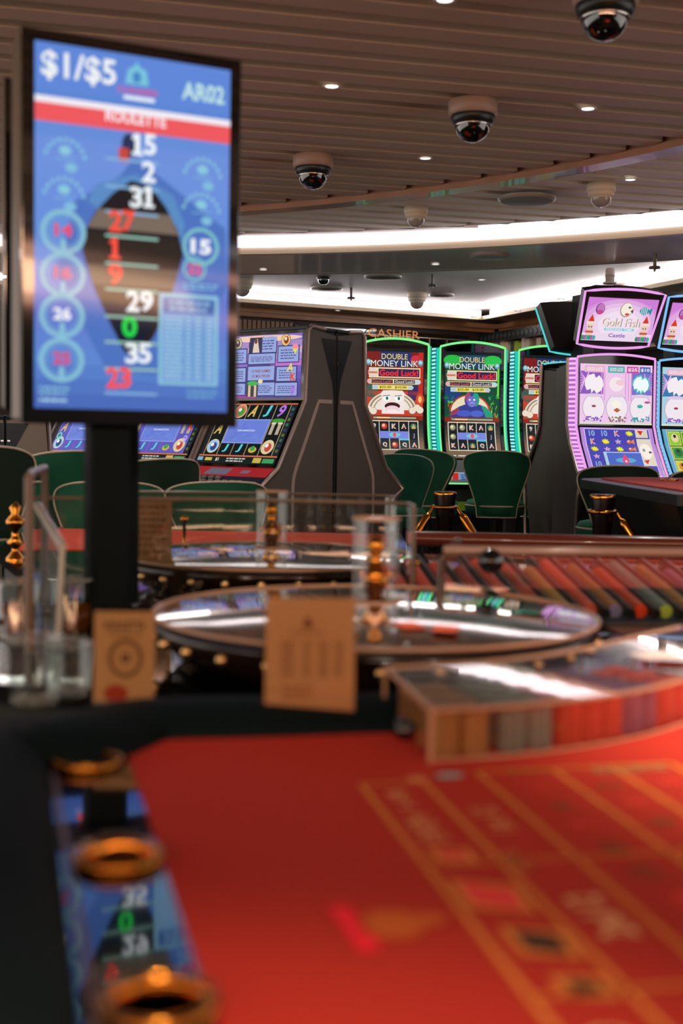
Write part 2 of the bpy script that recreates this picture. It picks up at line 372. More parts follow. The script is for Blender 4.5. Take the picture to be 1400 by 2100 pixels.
def onwall(px, py, n, pt, off):   # point of a wall plane under a pixel
    d = ray(px, py); o = V((0, 0)); nn = n; k = (pt+n*off).dot(nn)/(d.x*nn.x+d.y*nn.y)
    return V((0, 0, CAMH))+d*k
# fluted panel left of the cashier
mb = MB(); a = onwall(478, 650, nL, A, WO+.02); b = onwall(600, 650, nL, A, WO+.02)
L_ = (V(b.xy)-V(a.xy)).length; k = 0
while k*.05 < L_:
    p = V(a.xy)+uL*k*.05; wallbox(mb, p, p+uL*.036, nL, -.02, .02, .1, 2.33); k += 1
struct(mb.build('wall_panel', FLUT))
# cashier front: dark opening, pale metal grille, lit letters
a = onwall(605, 665, nL, A, WO+.03); b = onwall(962, 680, nL, A, WO+.03)
cw = (V(b.xy)-V(a.xy)).length; cr_ = atan2(uL.y, uL.x)
ct = thing('cashier_window', 'dark cashier window with a pale metal grille and small amber lettering above it', 'cashier window', ((a.x+b.x)/2, (a.y+b.y)/2, 0), cr_)
MB().box(-cw/2, cw/2, 0, .02, .9, 2.31).build('dark_panel', GLOSSBLK, ct)
mb = MB()
for z in (2.255, 2.15, 2.05, 1.6, 1.2): mb.box(-cw/2, cw/2, -.02, -.008, z, z+.012)
x = -cw/2+.03
while x < cw/2: mb.box(x, x+.012, -.02, -.008, 1.2, 2.26); x += .22
mb.build('grille', mat('grille_metal', '#b9aa9a', .4, metal=.6), ct)
ar = Art(.62, .10); ar.text('CASHIER', .5, .5, .95, '#c9793a', 1, w=1, bold=.0)
ar.build('lettering', plane((-.23, -.04, 2.325), (.39, -.04, 2.325), (-.23, -.04, 2.235)), ct)
# books on the high shelf of the right wall
a = onwall(1000, 700, nR, B, WO+.02); b = onwall(1150, 700, nR, B, WO+.02); dv = V((b-a).xy); ll = dv.length; dv.normalize()
sh = thing('wall_shelf', 'dark wooden wall shelf with a patterned header holding a row of books', 'shelf', (a.x, a.y, 0), atan2(dv.y, dv.x))
MB().box(-.1, ll+2.2, -.24, .0, 2.00, 2.03).build('shelf_board', WOODB, sh)
mb = MB().box(-.1, ll+2.2, -.26, -.22, 2.235, 2.335, 0)
for i in range(40): mb.obox((i*.09, -.262, 2.285), (.05, .006, .05), 0, 1, 0, R(45))
mb.build('header', [mat('header_dark', '#1c2524', .4), mat('header_relief', '#3c4a48', .4)], sh)
bc = ['#a0602c', '#b06a38', '#c87a4a', '#8c5a2c', '#d9cdbd', '#e0d4c6', '#d3c6b4', '#ddd0c2', '#c7b8a4', '#8a9a90', '#2f3a2c', '#7f9a3c', '#88a040', '#e2d8d2', '#dcd0c8', '#a08a70', '#6a4a34', '#d0c0a8']
bn = ['rust brown', 'orange brown', 'pale terracotta', 'dark tan', 'cream', 'ivory', 'pale buff', 'off white', 'sand', 'grey green', 'near black', 'olive green', 'lime green', 'bright white', 'pinkish white', 'dull tan', 'chocolate brown', 'light beige']
x = .16
for i, (c, nm) in enumerate(zip(bc, bn)):
    t_ = .05+.02*((i*7) % 3); h = .17+.02*((i*5) % 3)
    bt = thing('book', 'upright book with a %s spine in the row on the high shelf' % nm, 'book', (a.x+dv.x*(x+t_/2), a.y+dv.y*(x+t_/2), 2.03), atan2(dv.y, dv.x), 'books on the high wall shelf')
    MB().box(-t_/2, t_/2, -.20, -.02, 0, h).build('cover', mat('book_'+nm.replace(' ', '_'), c, .6), bt, .003)
    MB().box(-t_/2+.006, t_/2-.006, -.19, -.018, .004, h+.001).build('pages', PAPER, bt)
    x += t_+.006
# unseen wall added behind the photographer to block the world, with two light bands
struct(MB().box(-5.2, 8, -3.1, -3.0, 0, 2.7).build('wall_behind_added', wood_mat('brown_panelling', '#3a2618', '#4c3220', .5, 2, 1, 1)))
PKC = em('#ffb89a', 6.0)  # glowing bands added for the display reflections and orange slat edges
tag(MB().box(-5, 7.5, -2.99, -2.94, 2.46, 2.535).build('cove_light', PKC), 'added warm upper light band on the wall behind the tables, mirrored in the display', 'ceiling light')
tag(MB().box(-5, 7.5, -2.99, -2.94, 2.10, 2.20).build('cove_light', PKC), 'added warm lower light band on the wall behind the tables, mirrored in the display', 'ceiling light')
# ------------------------------------------------------------ ceiling fittings
LENS = em('#fff4ea', 2.2)
def proto_down():
    t = thing('downlight', 'x', 'ceiling light'); MB().lathe([(.026, -.001), (.034, -.004), (.037, 0), (.026, .003)], 28, cap=False).build('trim_ring', mat('ring_white', '#d9cfc6', .4), t)
    MB().lathe([(.0001, .0), (.0255, .0)], 24).build('lens', LENS, t); return t
dl = [(680, 175, ZS, 'small downlight between the brown slats left of the large dome camera'), (1205, 221, ZS, 'small downlight in the brown slats right of the large dome camera'),
      (872, 323, ZS, 'dim downlight in the slats near the curved beam, between the two black dome cameras'), (912, -3, ZS, 'downlight in the slats at the very top edge of the photo'),
      (1292, 367, ZS, 'small downlight in the pale slats beyond the curved beam'), (540, 552, ZD-.001, 'downlight in the glossy grey ceiling panel just right of the display screen'),
      (893, 541, ZD-.001, 'downlight in the glossy grey ceiling panel beside the green reflections'), (987, 573, 2.56, 'round downlight on the inner white ceiling near the centre right'),
      (693, 636, ZD+.008, 'downlight in the soffit above the cashier grille'), (972, 649, ZD+.008, 'downlight in the soffit at the corner of the two back walls'), (1062, 636, ZD+.008, 'downlight in the soffit above the high book shelf'),
      (1238, 607, ZD+.008, 'downlight above the lit topper sign, beside the right cove'), (1150, 612, ZD+.008, 'downlight in the right soffit behind the dark sign back')]
d0 = proto_down()
for i, (x, y, z, l) in enumerate(dl):
    p = P(x, y, z=z); o = d0 if i == 0 else dup(d0); o.location = (p.x, p.y, z-.004); o['label'] = l
def dome(px, py, z, s, label, dark=True, bracket=True):
    p = P(px, py, z=z)
    t = thing('dome_camera', label, 'security camera', (p.x, p.y, z)); k = s
    if bracket: MB().lathe([(.085*k, 0), (.09*k, -.006*k), (.088*k, -.045*k), (.08*k, -.052*k)], 32).build('mount', mat('mount_tan', '#9c8272', .45) if dark else CREAM, t)
    z0 = -.05*k if bracket else 0
    MB().lathe([(.078*k, z0), (.08*k, z0-.01*k), (.074*k, z0-.03*k), (.064*k, z0-.034*k)], 32).build('housing', BLK if dark else CREAM, t)
    MB().lathe([(.064*k*cos(a), z0-.034*k-.062*k*sin(a)) for a in [pi/2*i/8 for i in range(9)]], 32).build('dome', mat('smoked_dome', '#0c0c0c', .03, spec=1, coat=1) if dark else mat('pale_dome', '#9b948c', .1, coat=.5), t)
    MB().lathe([(.0655*k, z0-.033*k), (.068*k, z0-.036*k), (.0655*k, z0-.040*k)], 32, cap=False).build('ring', CHROME if dark else CREAM, t)
dome(970, 208, ZS, 1.12, 'large black dome camera hanging under the slats at the upper right of centre')
dome(642, 320, ZS, 1.1, 'black dome camera under the slats, right of the display screen')
dome(1242, -30, ZS, 1.12, 'black dome camera cut off by the top edge of the photo')
dome(1233, 377, ZS, .85, 'pale dome camera under the beige slats on the right', False)
dome(853, 425, ZS, .8, 'pale dome camera under the beige slats near the centre', False)
dome(663, 567, 2.56, .75, 'small black dome camera on the inner white ceiling', True, False)
dome(497, 572, 2.56, 1.05, 'grey dome camera on the inner ceiling right beside the display screen', False)
dome(855, 600, 2.56, 1.05, 'grey dome camera on the inner ceiling above the green framed machines', False)
dome(1275, 583, 2.5, .8, 'small grey dome camera above the topper sign', False)
for x, y, z, r, l in ((1080, 405, ZS-.02, .16, 'large round pale disc hanging under the beige slats'), (1003, 522, ZD, .13, 'dark round ceiling speaker in the glossy grey panel'), (785, 566, 2.56, .16, 'round chrome edged disc on the inner ceiling'),
                   (669, 590, 2.56, .15, 'flat grey ceiling disc below the small black dome camera'), (905, 603, 2.56, .12, 'small dark ceiling disc beside the grey dome camera')):
    p = P(x, y, z=z); t = thing('ceiling_speaker', l, 'ceiling speaker', (p.x, p.y, z))
    MB().lathe([(r, 0.0), (r, -.012), (r*.9, -.022)], 36).build('rim', mat('disc_grey', '#8f8a80', .4), t)
    MB().lathe([(r*.9, -.022), (r*.5, -.028), (.001, -.03)], 36).build('grille', mat('disc_face', '#77736c', .5), t)
for x, y, z, l in ((720, 590, 2.56, 'brass grey sprinkler on the inner ceiling above the cashier'), (1343, 520, ZD, 'dark sprinkler under the glossy panel at the right edge'), (886, 562, 2.56, 'small sprinkler in the middle of the inner ceiling')):
    p = P(x, y, z=z); t = thing('sprinkler', l, 'sprinkler', (p.x, p.y, z)); G = mat('sprinkler_metal', '#5b5650', .4, metal=.5)
    MB().lathe([(.012, 0), (.012, -.09), (.006, -.12)], 12).build('pipe', G, t); MB().lathe([(.035, -.085), (.04, -.095), (.035, -.10)], 16).build('deflector', G, t)
# ------------------------------------------------------------ screen artwork
def art_paytable(seed=1):               # purple pay table of the dark upright machines
    a = Art(.60, .36); a.grad(0, 0, 1, 1, ['#6a5ac0', '#c9a9c9', '#7a62c4', '#5a4ab0', '#4c40a0'], 0, 10)
    a.ell(.5, .06, .5, .05, '#f0c9b0', 1); a.rect(.62, .42, 1, .50, '#c070c8', 1); a.rect(0, .93, .45, 1, '#a03aa0', 1)
    pan = [(.05, .22, .30, .44), (.34, .04, .68, .28), (.33, .30, .67, .46), (.71, .20, .96, .44), (.08, .52, .30, .74), (.33, .50, .67, .72), (.70, .52, .94, .74), (.08, .77, .30, .95), (.33, .76, .68, .96), (.69, .77, .96, .97)]
    for i, (x0, y0, x1, y1) in enumerate(pan):
        a.rect(x0-.012, y0-.018, x1+.012, y1+.018, '#2a2668', 1); a.rect(x0, y0, x1, y1, '#93a5dc', 2)
        if i != 5: a.scr(x0+.03, y0+.04, x1-.03, y1-.03, '#3d4380', 4, 3, .4, seed+i)
    a.text('15 FREE GAMES', .50, .575, .045, '#7a3a4a', 3, .24, .01); a.text('X2 MULTIPLIER', .50, .655, .045, '#7a3a4a', 3, .24, .01)
    for x, y, r, c, d in ((.18, .12, .055, '#d8c9a8', '#5a3a3a'), (.06, .22, .06, '#7fb8e8', '#1f3f86'), (.80, .10, .055, '#e8c070', '#8a3020'), (.06, .50, .055, '#b07ad8', '#4a2a80')):
        a.ell(x, y, r*1.1, r*1.75, '#1d1d50', 3); a.ell(x, y, r, r*1.6, c, 4); a.ell(x+.005, y, r*.55, r*1.1, d, 5); a.ell(x, y-.02, r*.3, r*.5, '#f0d8c8', 6)
    a.rect(.34, .04, .50, .28, '#2c2c44', 3); a.poly([(.38, .28), (.40, .08), (.44, .06), (.47, .28)], '#e0c8b8', 4); a.ell(.42, .10, .02, .04, '#6a3a30', 5)
    a.rect(.32, .74, .47, .98, '#26402c', 3); a.rect(.345, .80, .375, .98, '#e0b8a0', 4); a.rect(.42, .80, .45, .98, '#e0b8a0', 4); a.ell(.40, .77, .07, .04, '#3fae4a', 4)
    a.ell(.92, .22, .04, .06, '#f08aa0', 4); a.poly([(.89, .24), (.95, .24), (.92, .33)], '#e0d84a', 5)
    a.text('A', .87, .53, .13, '#e8d860', 5, None, .02, skew=.2); a.text('K', .91, .68, .13, '#e04a2c', 5, None, .03); a.text('Q', .05, .79, .12, '#e6dc50', 5, None, .02)
    a.text('J', .03, .91, .12, '#5ad0e0', 5, None, .02); a.text('10', .10, .93, .11, '#e65ad0', 5, None, .01); a.text('9', .91, .90, .15, '#b06ae0', 5, None, .02, skew=.2)
    a.ell(.12, .51, .03, .03, '#e6c050', 6); a.ell(.50, .74, .03, .035, '#e6d8a0', 6)
    return a
def art_reels(purple=False):            # slanted reels screen
    a = Art(.60, .40); bg = '#5b58b8' if purple else '#10181a'
    a.rect(0, 0, 1, 1, '#20242a', 0); a.rect(.05, .03, .93, .86, bg, 1); a.rect(0, 0, 1, .022, '#c86a4a', 2)
    for i in range(6): a.line(.05+.175*i, .03, .05+.175*i, .86, .006, '#c9b48a' if not purple else '#7a78c8', 2)
    y = (.13, .42, .72)
    sy = [('10', '#d060c8'), ('A', '#d8b860'), ('J', '#5ad0d8'), ('9', '#b878e0'), ('Q', '#5ac86a')]
    def circ(cx, cy, c, d): a.ell(cx, cy, .075, .115, '#e8d8a0', 3); a.ell(cx, cy, .068, .103, c, 4); a.ell(cx+.01, cy+.01, .04, .07, d, 5); a.ell(cx-.01, cy-.02, .02, .03, '#f4e6dc', 6)
    a.text('10', .135, y[0], .19, '#d060c8', 5, .12, .02, skew=.2); circ(.31, y[0], '#d8705a', '#3f9a3a'); a.text('A', .487, y[0], .19, '#d8b860', 5, .09, .03, skew=.3)
    a.text('J', .66, y[0], .19, '#5ad0d8', 5, .06, .03, skew=.2); a.text('9', .835, y[0], .20, '#b878e0', 5, .08, .02, skew=.2)
    a.text('A', .135, y[1], .19, '#d8b860', 5, .09, .03, skew=.3)
    for q in (.80, .88): a.rect(q-.02, y[1]-.08, q+.02, y[1]+.10, '#b8a890', 4); a.rect(q-.028, y[1]-.10, q+.028, y[1]-.07, '#e0d0b0', 5)
    a.ell(.84, y[1]-.13, .08, .035, '#3f9a3a', 4)
    circ(.135, y[2], '#9cc4e8', '#2a4a80'); circ(.835, y[2], '#d8c8a0', '#c04a3a')
    for q in (.31, .487): a.text('J', q, y[2]+.03, .13, '#5ad0d8', 5, .05, .03, skew=.2)
    a.ell(.66, y[2]+.05, .05, .05, '#c8b040', 4); a.ell(.66, y[2]+.03, .03, .04, '#3f9a5a', 5)
    a.rect(.235, .27, .745, .67, '#8fa0e8', 6); a.rect(.245, .285, .735, .655, '#6a80d4', 7); a.text('DENOMINATION', .49, .46, .03, '#dfe6ff', 8, .22, .01)
    for i in range(14):
        g = random.Random(i); a.ell(g.uniform(.28, .70), g.uniform(.32, .62), .04, .03, ('#7488da', '#6076cc')[i % 2], 7, 10)
    for s_ in (.965, ):
        for i in range(9): a.ell(s_, .10+.085*i, .018, .028, ('#3a6a5a', '#2a4450', '#5a6a3a')[i % 3], 3, 12)
    a.rect(0, .865, 1, .885, '#e07050', 3)
    a.rect(0, .885, 1, 1, '#16201e', 2); a.rect(.84, .91, .98, .98, '#3f9a5a', 3); a.rect(.72, .90, .82, .98, '#c8b050', 3); a.text('$1', .26, .94, .06, '#e8e8e0', 4, None, .02); a.rect(.10, .91, .19, .96, '#c8b850', 3)
    a.scr(.38, .90, .62, .98, '#c8c8c0', 2, 3); a.rect(.0, .90, .07, .96, '#7fa8c8', 3)
    if purple: a.text('Q', .10, .60, .14, '#60e0a0', 5, None, .03); a.text('9', .88, .62, .14, '#b8a0f0', 5, None, .02); a.text('K', .90, .40, .13, '#e05050', 5, None, .03)
    return a
def serif_title(a, t, cx, cy, h, c, L, w):
    a.text(t, cx+.008, cy+.005, h, '#3a2418', L, w, .0); a.text(t, cx, cy, h, c, L+1, w, .0)
def art_link(v):                        # tall curved screen: v 0 = red vault, 1 = green jungle, 2 = red vault in part
    a = Art(.56, 1.0); red = v != 1
    a.rect(0, 0, 1, 1, '#0e1a1c', 0)
    if red:
        a.rect(.02, .03, .98, .60, '#7a1a1a', 1); a.rect(.25, .03, .78, .16, '#20306a', 2); a.ell(.86, .10, .10, .045, '#c83040', 2); a.rect(.90, .03, .98, .45, '#c02a20', 2); a.rect(.72, .30, .9, .46, '#2a2a5a', 2); a.rect(.02, .38, .98, .6, '#c8402c', 2)
        a.ell(.10, .38, .12, .06, '#3f5a50', 2)
    else:
        a.rect(.02, .03, .98, .60, '#0f4a34', 1); a.ell(.15, .08, .16, .05, '#28b848', 2); a.ell(.85, .08, .16, .05, '#28c04a', 2); a.rect(.3, .03, .72, .14, '#134a6a', 2); a.rect(.02, .32, .30, .46, '#1c3f7a', 2)
        g = random.Random(5)
        for i in range(46):
            x = g.choice((g.uniform(.02, .22), g.uniform(.78, .97))); y = g.uniform(.40, .59); r = g.uniform(.02, .06); t = g.uniform(0, 6)
            a.poly([(x-r*cos(t), y-r*.6*sin(t)), (x+.012, y-.01), (x+r*cos(t), y+r*.6*sin(t)), (x-.012, y+.01)], g.choice(['#3fae3a', '#1d7a3a', '#8ad040', '#2a9a6a', '#c84a28', '#145a3a']), 3)
        a.rect(.94, .12, .97, .40, '#6ae03a', 2)
    for x in (.05, .93): a.ell(x, .125, .045, .028, '#5a9aa8', 3); a.ell(x, .12, .03, .016, '#a8d8dc', 4)
    serif_title(a, 'DOUBLE', .49, .072, .048, '#f0dc96', 4, .44); serif_title(a, 'MONEY LINK', .49, .134, .054, '#e4f2ea', 4, .80)
    a.rect(.06, .172, .93, .262, '#f0e2a8', 4); a.rect(.22, .182, .915, .252, '#2a2250', 5)
    a.text('Good Luck!', .565, .217, .055, '#ff2a30', 6, .66, .02); a.ell(.13, .217, .085, .044, '#e0cfc4', 6); a.rect(.05, .209, .20, .225, '#d0705a', 7)
    a.rect(.06, .272, .90, .318, '#ecdca8', 4)
    for x0, x1, c in ((.10, .465, '#e0604a'), (.485, .84, '#e8e4dc')):
        a.rect(x0, .278, x1, .312, '#2c2440', 5); a.text('Good Luck!', (x0+x1)/2, .295, .024, c, 6, .32, .01)
    a.ell(.07, .295, .04, .022, '#d8b0a8', 6); a.ell(.89, .295, .05, .022, '#b8d4d8', 6)
    a.rect(.12, .326, .80, .366, '#d8d8b0', 4)
    for x0, x1, c in ((.22, .46, '#f0e050'), (.48, .72, '#f0e050')): a.rect(x0, .330, x1, .362, c, 5)
    a.text('$25.00', .34, .346, .024, '#3a3018', 6, .20, .02); a.text('$10.00', .60, .346, .024, '#3a3018', 6, .20, .02)
    a.ell(.17, .346, .05, .014, '#a8c8d8', 6); a.ell(.77, .346, .05, .014, '#b8c0d8', 6)
    if red:      # a bank vault door with wide eyes and an open mouth, sacks at its sides
        a.ell(.46, .545, .43, .165, '#5a4030', 3, 30, pi, 2*pi)
        for r, c in ((.42, '#e0d0b8'), (.385, '#8a7460'), (.36, '#e8dcc8'), (.32, '#a08c74'), (.30, '#ece0d4')): a.ell(.46, .55, r, r*.40, c, 4+[.42, .385, .36, .32, .30].index(r), 30, pi, 2*pi)
        a.rect(.28, .42, .66, .585, '#f0e2de', 9); a.poly([(.24, .42), (.30, .375), (.35, .40), (.46, .372), (.57, .40), (.63, .375), (.70, .42)], '#f0e4dc', 9)
        for x in (.36, .56): a.ell(x, .445, .055, .026, '#ffffff', 10); a.ell(x+.01, .445, .024, .017, '#1f9a70', 11); a.ell(x+.01, .445, .01, .008, '#0a2018', 12); a.line(x-.06, .425, x+.06, .418, .012, '#6a4a4a', 11)
        a.ell(.46, .515, .13, .034, '#3a1414', 10); a.ell(.46, .545, .12, .035, '#eecfd8', 11); a.ell(.46, .565, .10, .02, '#f6e6ea', 12)
        for x, y in ((.06, .55), (.14, .565), (.80, .555), (.88, .53), (.93, .55)): a.ell(x, y, .065, .036, '#6a4a38', 9); a.ell(x, y-.003, .058, .031, '#eadbc8', 10)
        a.ell(.93, .45, .07, .05, '#d84a28', 4); a.ell(.93, .45, .03, .03, '#f0c070', 5)
    else:        # a gorilla in front of a pale moon disc
        a.ell(.46, .545, .36, .155, '#c83a28', 3, 30, pi, 2*pi); a.ell(.46, .55, .33, .15, '#e8dcb8', 4, 30, pi, 2*pi)
        a.poly([(.10, .59), (.14, .545), (.28, .50), (.38, .48), (.62, .48), (.74, .50), (.84, .55), (.87, .60), (.10, .60)], '#34408c', 6)
        a.poly([(.66, .49), (.74, .50), (.84, .55), (.87, .60), (.74, .60)], '#2a9a78', 7); a.poly([(.10, .59), (.14, .545), (.26, .51), (.30, .56)], '#9a3a5a', 7)
        a.ell(.49, .44, .125, .075, '#3a3a94', 8); a.ell(.56, .435, .065, .062, '#22a080', 9); a.ell(.43, .42, .05, .05, '#a04a70', 9); a.ell(.49, .455, .085, .05, '#6a6ac8', 10)
        a.ell(.455, .438, .02, .009, '#e8c8e0', 11); a.ell(.535, .438, .02, .009, '#c8f0e0', 11); a.ell(.50, .475, .05, .022, '#8a8ad8', 11); a.line(.46, .482, .54, .482, .008, '#20204a', 12)
        a.ell(.36, .565, .13, .03, '#4a5ac0', 8); a.ell(.58, .565, .12, .03, '#5064c8', 8)
    a.rect(.02, .60, .98, .64, '#8a2a1c', 3); a.rect(.14, .614, .86, .626, '#6ad0b0', 4); a.rect(.2, .614, .42, .626, '#e0e8a0', 5)
    a.grad(.02, .64, .98, 1, ['#2a2622', '#4a443c', '#8a6a50', '#6a5648'], 2, 9)
    a.frame(.07, .645, .90, .925, .014, '#eae2c4', 5); cw = .166
    sy = [[None, 'P', 'K', 'A', 'D'], ['P', 0, 0, 0, 'J'], ['K', 'A', 'D', 'Q', 'A']] if not red else [['9', 'P', 'K', 'A', 'D'], ['P', 0, 0, 0, 'J'], ['K', 'Q', 'P', 'Q', 'A']]
    for i in range(5):
        x = .07+cw*i; a.rect(x+.006, .655, x+cw-.008, .92, '#1a2024', 4)
        if i: a.line(x, .65, x, .92, .010, '#eae2c4', 5)
        for j in range(3):
            s_ = sy[j][i]; yy = .697+.088*j; xx = x+cw/2
            if s_ in (None, 'P'): a.ell(xx, yy, .05, .028, '#c83a28' if red else '#9a9478', 6); a.ell(xx-.01, yy-.006, .025, .014, '#f0c8a0' if red else '#e0e0a8', 7)
            elif s_ == 'D': a.ell(xx, yy, .05, .026, '#2a8a6a', 6); a.poly([(xx-.04, yy+.02), (xx, yy-.022), (xx+.04, yy+.02)], '#e8a060', 7)
            elif s_: a.text(s_, xx, yy, .046, '#e8dcd0' if s_ != 'J' else '#a8a0e0', 6, None, .03); a.text(s_, xx+.004, yy+.003, .03, {'A': '#d04030', 'K': '#d8806a'}.get(s_, '#b08a70'), 7, None, .01)
    a.rect(.235, .745, .73, .812, '#7a88dc', 8); a.ell(.49, .778, .10, .022, '#70c8c8', 9); a.ell(.49, .778, .03, .022, '#f04a70', 10)
    a.rect(.57, .812, .73, .83, '#60c0d8', 8); a.scr(.1, .965, .9, .985, '#d8d0c8', 1, 5, .6)
    return a
def art_fish_top(pal):                  # upper screen with three bowls
    a = Art(.58, .44); c1, c2, c3 = pal
    a.rect(0, 0, 1, 1, c1, 0); a.rect(.0, .12, .32, .5, c2, 1); a.rect(.70, .12, 1, .5, '#7a70c8' if pal[0][1] == 'e' else c2, 1)
    for i in range(8): a.line(0, .48-.05*i, .12, .12+.03*i, .008, '#f0b8ec', 2); a.line(1, .48-.05*i, .88, .12+.03*i, .008, '#d890e0', 2)
    for x in (.29, .33, .62, .66, .70): a.rect(x, .12, x+.014, .60, '#e098d8', 2)
    for x0, x1, c, t in ((.06, .34, '#e8b0c8', 'GOOD LUCK!'), (.38, .61, '#5aaab0', 'GOOD LUCK!'), (.64, .80, '#d048a0', '$25'), (.82, .97, '#4a6ab8', '$10')): a.rect(x0, .03, x1, .14, c, 3); a.text(t, (x0+x1)/2, .085, .06, '#f8f0f4', 4, (x1-x0)*.8, .02)
    a.star(.19, .33, .13, '#f4ecf0', 4, 11, .6, 1.3); a.star(.84, .33, .13, '#48c0c0', 3, 12, .75, 1.3); a.star(.84, .33, .11, '#f0fafa', 4, 12, .6, 1.3); a.ell(.5, .33, .10, .12, '#f4e4ea', 4); a.ell(.55, .30, .06, .05, '#f0c8d4', 5)
    for x, c in ((.19, '#8a5ac0'), (.51, '#8a6a5a'), (.84, '#2a9aa0')):
        a.ell(x, .72, .155, .23, '#c8a8cc', 3); a.ell(x, .72, .145, .215, '#f0e6ee', 4); a.ell(x, .52, .12, .03, '#ddc8e0', 5); g = random.Random(int(x*99))
        for k in range(26): a.ell(x+g.uniform(-.13, .13), .90+g.uniform(-.04, .05), .012, .014, c, 6, 8)
    a.rect(0, .97, 1, 1, '#d8e0c8', 5)
    a.ell(.19, .70, .03, .02, '#a03a4a', 6); a.poly([(.46, .76), (.51, .72), (.56, .76), (.51, .80)], '#b06030', 6); a.ell(.50, .66, .07, .06, '#f8f0e0', 5); a.ell(.83, .69, .04, .03, '#3ab0a0', 6); a.ell(.93, .62, .04, .02, '#c04a90', 6)
    return a
def art_fish_low(pal):
    a = Art(.58, .44); a.rect(0, 0, 1, 1, pal[2], 0); a.rect(.05, .02, .95, .86, '#d8c8e8', 1)
    if pal[1][1] == '8':
        a.rect(.06, .03, .94, .85, '#4a46b0', 2)
        def s(k, i, j):
            x, y = .15+.172*i, .10+.142*j
            if k == 'y': a.star(x, y, .055, '#a8a820', 3, 8, .7, 1.0); a.star(x, y, .045, '#ece838', 4, 8, .6, 1.0)
            elif k == 's': a.star(x, y, .05, '#c8b8dc', 3, 5, .45, 1.0); a.ell(x, y, .015, .02, '#e08a9a', 4)
            elif k == 'f': a.ell(x-.02, y, .035, .035, '#d86a30', 3); a.poly([(x, y), (x+.05, y-.05), (x+.05, y+.05)], '#e88a50', 4); a.ell(x-.03, y-.01, .012, .015, '#f8e0c0', 5)
            elif k == 'K': a.text('K', x, y, .10, '#e8c8c0', 3, .07, .04); a.text('K', x, y, .07, '#d8705a', 4, .05, .01)
            elif k == '9': a.text('10', x, y, .10, '#8ab0e0', 3, .08, .03)
        for i, colm in enumerate((('9', 'K', 'y', 's', '9', 'K'), ('9', 'y', 's', '', '', ''), ('K', 's', 'y', '', '', ''), ('y', 'f', 'f', '', '', 's'))):
            for j, k in enumerate(colm): s(k, i, j)
        a.rect(.75, .03, .92, .17, '#dccfb8', 3); a.poly([(.78, .05), (.86, .05), (.82, .13)], '#c8302a', 4); a.rect(.75, .19, .94, .70, '#e0d4c4', 3); a.ell(.845, .42, .08, .15, '#f4ece0', 4); a.ell(.82, .40, .02, .03, '#8a9a98', 5); a.ell(.90, .44, .02, .02, '#3a3a4a', 5); a.poly([(.78, .60), (.86, .58), (.82, .67)], '#d03a28', 5)
        s('f', 4, 5)
        a.rect(.25, .44, .77, .74, '#c8d4f4', 5); a.rect(.29, .455, .76, .725, '#4c68c4', 6); a.rect(.25, .455, .285, .725, '#a8d0d8', 6); a.ell(.53, .60, .14, .05, '#5aa8c8', 7); a.ell(.53, .60, .045, .07, '#e04a78', 8); a.poly([(.50, .56), (.53, .47), (.56, .56)], '#e04a78', 8); a.ell(.53, .62, .015, .02, '#f8e0ec', 9); a.rect(.45, .70, .60, .71, '#c8d8f8', 8)
        a.rect(.25, .74, .42, .85, '#d8d0c0', 5); a.rect(.44, .74, .60, .85, '#b8c8e0', 5)
    else:
        a.rect(.06, .03, .94, .85, '#4a7a30', 2)
        for i in range(5):
            for j in range(3):
                x, y = .06+.176*i, .03+.275*j
                a.rect(x+.008, y+.015, x+.168, y+.262, '#e8e070', 3); a.rect(x+.016, y+.03, x+.16, y+.25, ('#8ac83a', '#3f9a3a', '#c8d048')[(i+j) % 3], 4)
                a.ell(x+.09, y+.13, .05, .08, ('#e8d0a0', '#2a6a40', '#e0803a')[(i*2+j) % 3], 5); a.ell(x+.09, y+.10, .02, .03, '#203a28', 6)
    a.rect(.02, .89, .30, .96, '#b8c8cc', 2); a.rect(.32, .89, .56, .96, '#6a54b4', 2); a.text('$2.00', .44, .925, .05, '#f0e8f8', 3, None, .01); a.rect(.60, .89, .96, .96, '#e0b8e0', 2); a.rect(0, .97, 1, 1, '#7aa0a8', 2)
    return a
